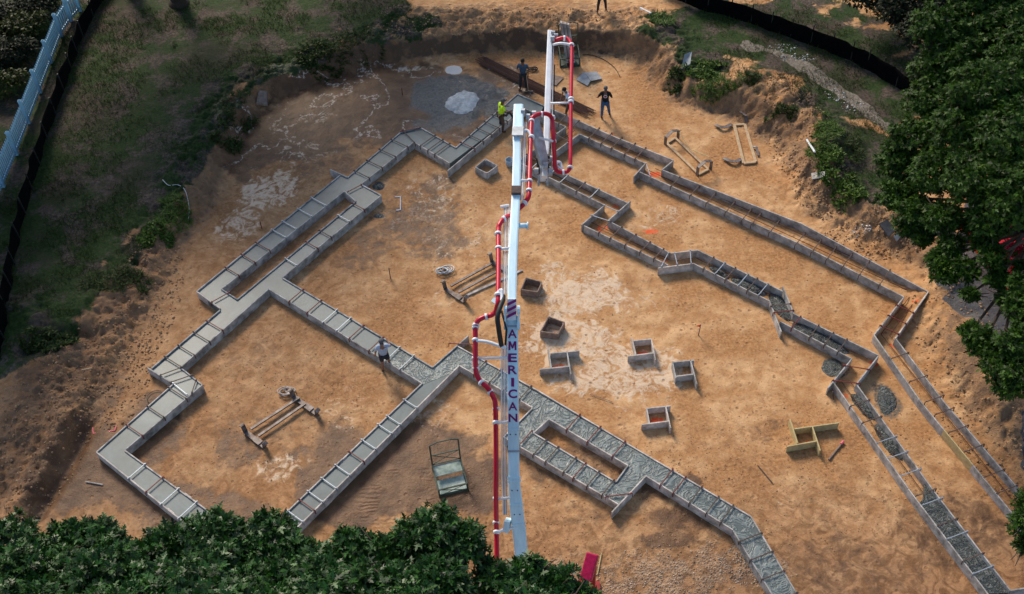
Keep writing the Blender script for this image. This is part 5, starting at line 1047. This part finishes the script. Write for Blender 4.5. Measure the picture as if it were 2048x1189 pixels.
stick((165,742),(185,738),'small pale root on the lower left dirt','wood',.03)
stick((1180,790),(1224,805),'faint thin stick in the pale clay right of the lettered boom','boardd',.012)
stick((1330,507),(1322,520),'short dark stick near the flat elbow','boardd',.015) if False else None
def bracketmark(pts, label, m):
    mb = MB(); Q_ = [Up(x, y, .03) for x, y in pts]
    for i in range(len(Q_)-1): mb.bar(Q_[i], Q_[i+1], .035, .015)
    tag(mb.build('marking_bracket', m), label, 'marker', 'bent marking brackets on the soil')
bracketmark([(790,395),(801,395),(801,421),(792,422)], 'thin pale pink bracket shape on the soil beside the upper loop corner', 'whitesh')
bracketmark([(186,856),(187,868),(230,862),(233,853)], 'thin red bracket shape on the soil left of the lowest left wall', 'pink')
hp = [T(x, y)+Vector((0,0,.06)) for x, y in ((326,362),(338,373),(356,372),(370,382),(377,405),(379,425),(377,443))]
tag(MB().tube(curve(hp, 5), .012, 6).build('white_hose', 'pvc', None, True), 'thin white hose curling over the left bank by the bright weeds', 'hose')
wr = Up(311,796,.03); tag(MB().tube([wr+Vector((math.cos(k*.35)*.3, math.sin(k*.35)*.3, .02)) for k in range(19)], .012, 5).build('wire_ring', 'strapd', None, True), 'loose wire ring lying left of the small poured jog', 'wire')
cc = [T(x, y)+Vector((0,0,.03)) for x, y in ((1165,110),(1185,112),(1210,122),(1230,138),(1240,155))]
tag(MB().tube(curve(cc, 5), .015, 5).build('cable', 'dark', None, True), 'dark cable trailing right from the loaded stillage', 'cable')
# scattered stones and clods
def stones(name, areas, n, smin, smax, m, label, cond=None):
    P = []
    for (x, y, rx, ry) in areas:
        k = n//len(areas); c = V(x, y); mx = (V(x+10, y)-c).length/10*rx; my = (V(x, y+10)-c).length/10*ry; r = np.sqrt(rng.random(k)); a = rng.random(k)*6.28; P.append(np.stack([c.x+mx*r*np.cos(a), c.y+my*r*np.sin(a)], -1))
    P = np.concatenate(P); k = len(P); z = height(P[:, 0], P[:, 1]); base = np.array([(1,0,0),(-1,0,0),(0,1,0),(0,-1,0),(0,0,1),(0,0,-.4)], float)
    F_ = np.array([(0,2,4),(2,1,4),(1,3,4),(3,0,4),(2,0,5),(1,2,5),(3,1,5),(0,3,5)])
    s = (smin+(smax-smin)*rng.random(k)**3)[:, None, None]; an = rng.random(k)*6.28; R2 = np.stack([np.cos(an), -np.sin(an), np.zeros(k), np.sin(an), np.cos(an), np.zeros(k), np.zeros(k), np.zeros(k), np.ones(k)], -1).reshape(k, 3, 3)
    v = base[None]*(.6+.6*rng.random((k, 6, 3))); v = np.einsum('kij,kvj->kvi', R2, v)*s+np.column_stack([P, z])[:, None, :]
    f = (F_[None]+(np.arange(k)*6)[:, None, None]).reshape(-1, 3); o = npmesh(name, v.reshape(-1, 3), f, 3, m); tag(o, label, 'stones', kind='stuff')
def stone_mat(name, c1, c2):
    m = bpy.data.materials.new(name); m.use_nodes = True; n = m.node_tree; b = n.nodes['Principled BSDF']; g = n.nodes.new('ShaderNodeNewGeometry'); r = n.nodes.new('ShaderNodeValToRGB'); r.color_ramp.elements[0].color = (*c1, 1); r.color_ramp.elements[1].color = (*c2, 1)
    n.links.new(g.outputs['Random Per Island'], r.inputs[0]); n.links.new(r.outputs[0], b.inputs['Base Color']); b.inputs['Roughness'].default_value = .85; return m
stones('gravel', [(1350,1140,220,50),(1250,1180,180,40),(1500,1130,60,40)], 2000, .01, .05, stone_mat('gravel_stone', (.20,.12,.07), (.52,.42,.32)), 'loose pale gravel at the bottom of the site')
stones('soil_clods', [(1500,620,500,330),(700,560,300,240),(450,850,300,200),(1200,1000,300,120),(1600,950,300,150)], 9000, .008, .035, stone_mat('clod', (.22,.12,.055), (.50,.31,.16)), 'small clods scattered over the bare soil')
stones('bank_clods', [(1940,760,90,220),(1590,280,60,110),(1760,480,120,40),(1000,75,260,20),(300,600,60,130),(200,760,110,110),(60,900,110,140),(1640,380,60,60)], 9000, .015, .08, stone_mat('bank_clod', (.24,.13,.065), (.46,.29,.16)), 'crumbled soil lumps along the banks')
stones('white_rubble', [(1560,125,30,8),(1665,215,20,14),(1700,235,25,14),(1590,145,40,8),(1720,470,20,8)], 260, .02, .07, stone_mat('rubble', (.4,.4,.4), (.75,.74,.72)), 'whitish rubble along the swale edges')
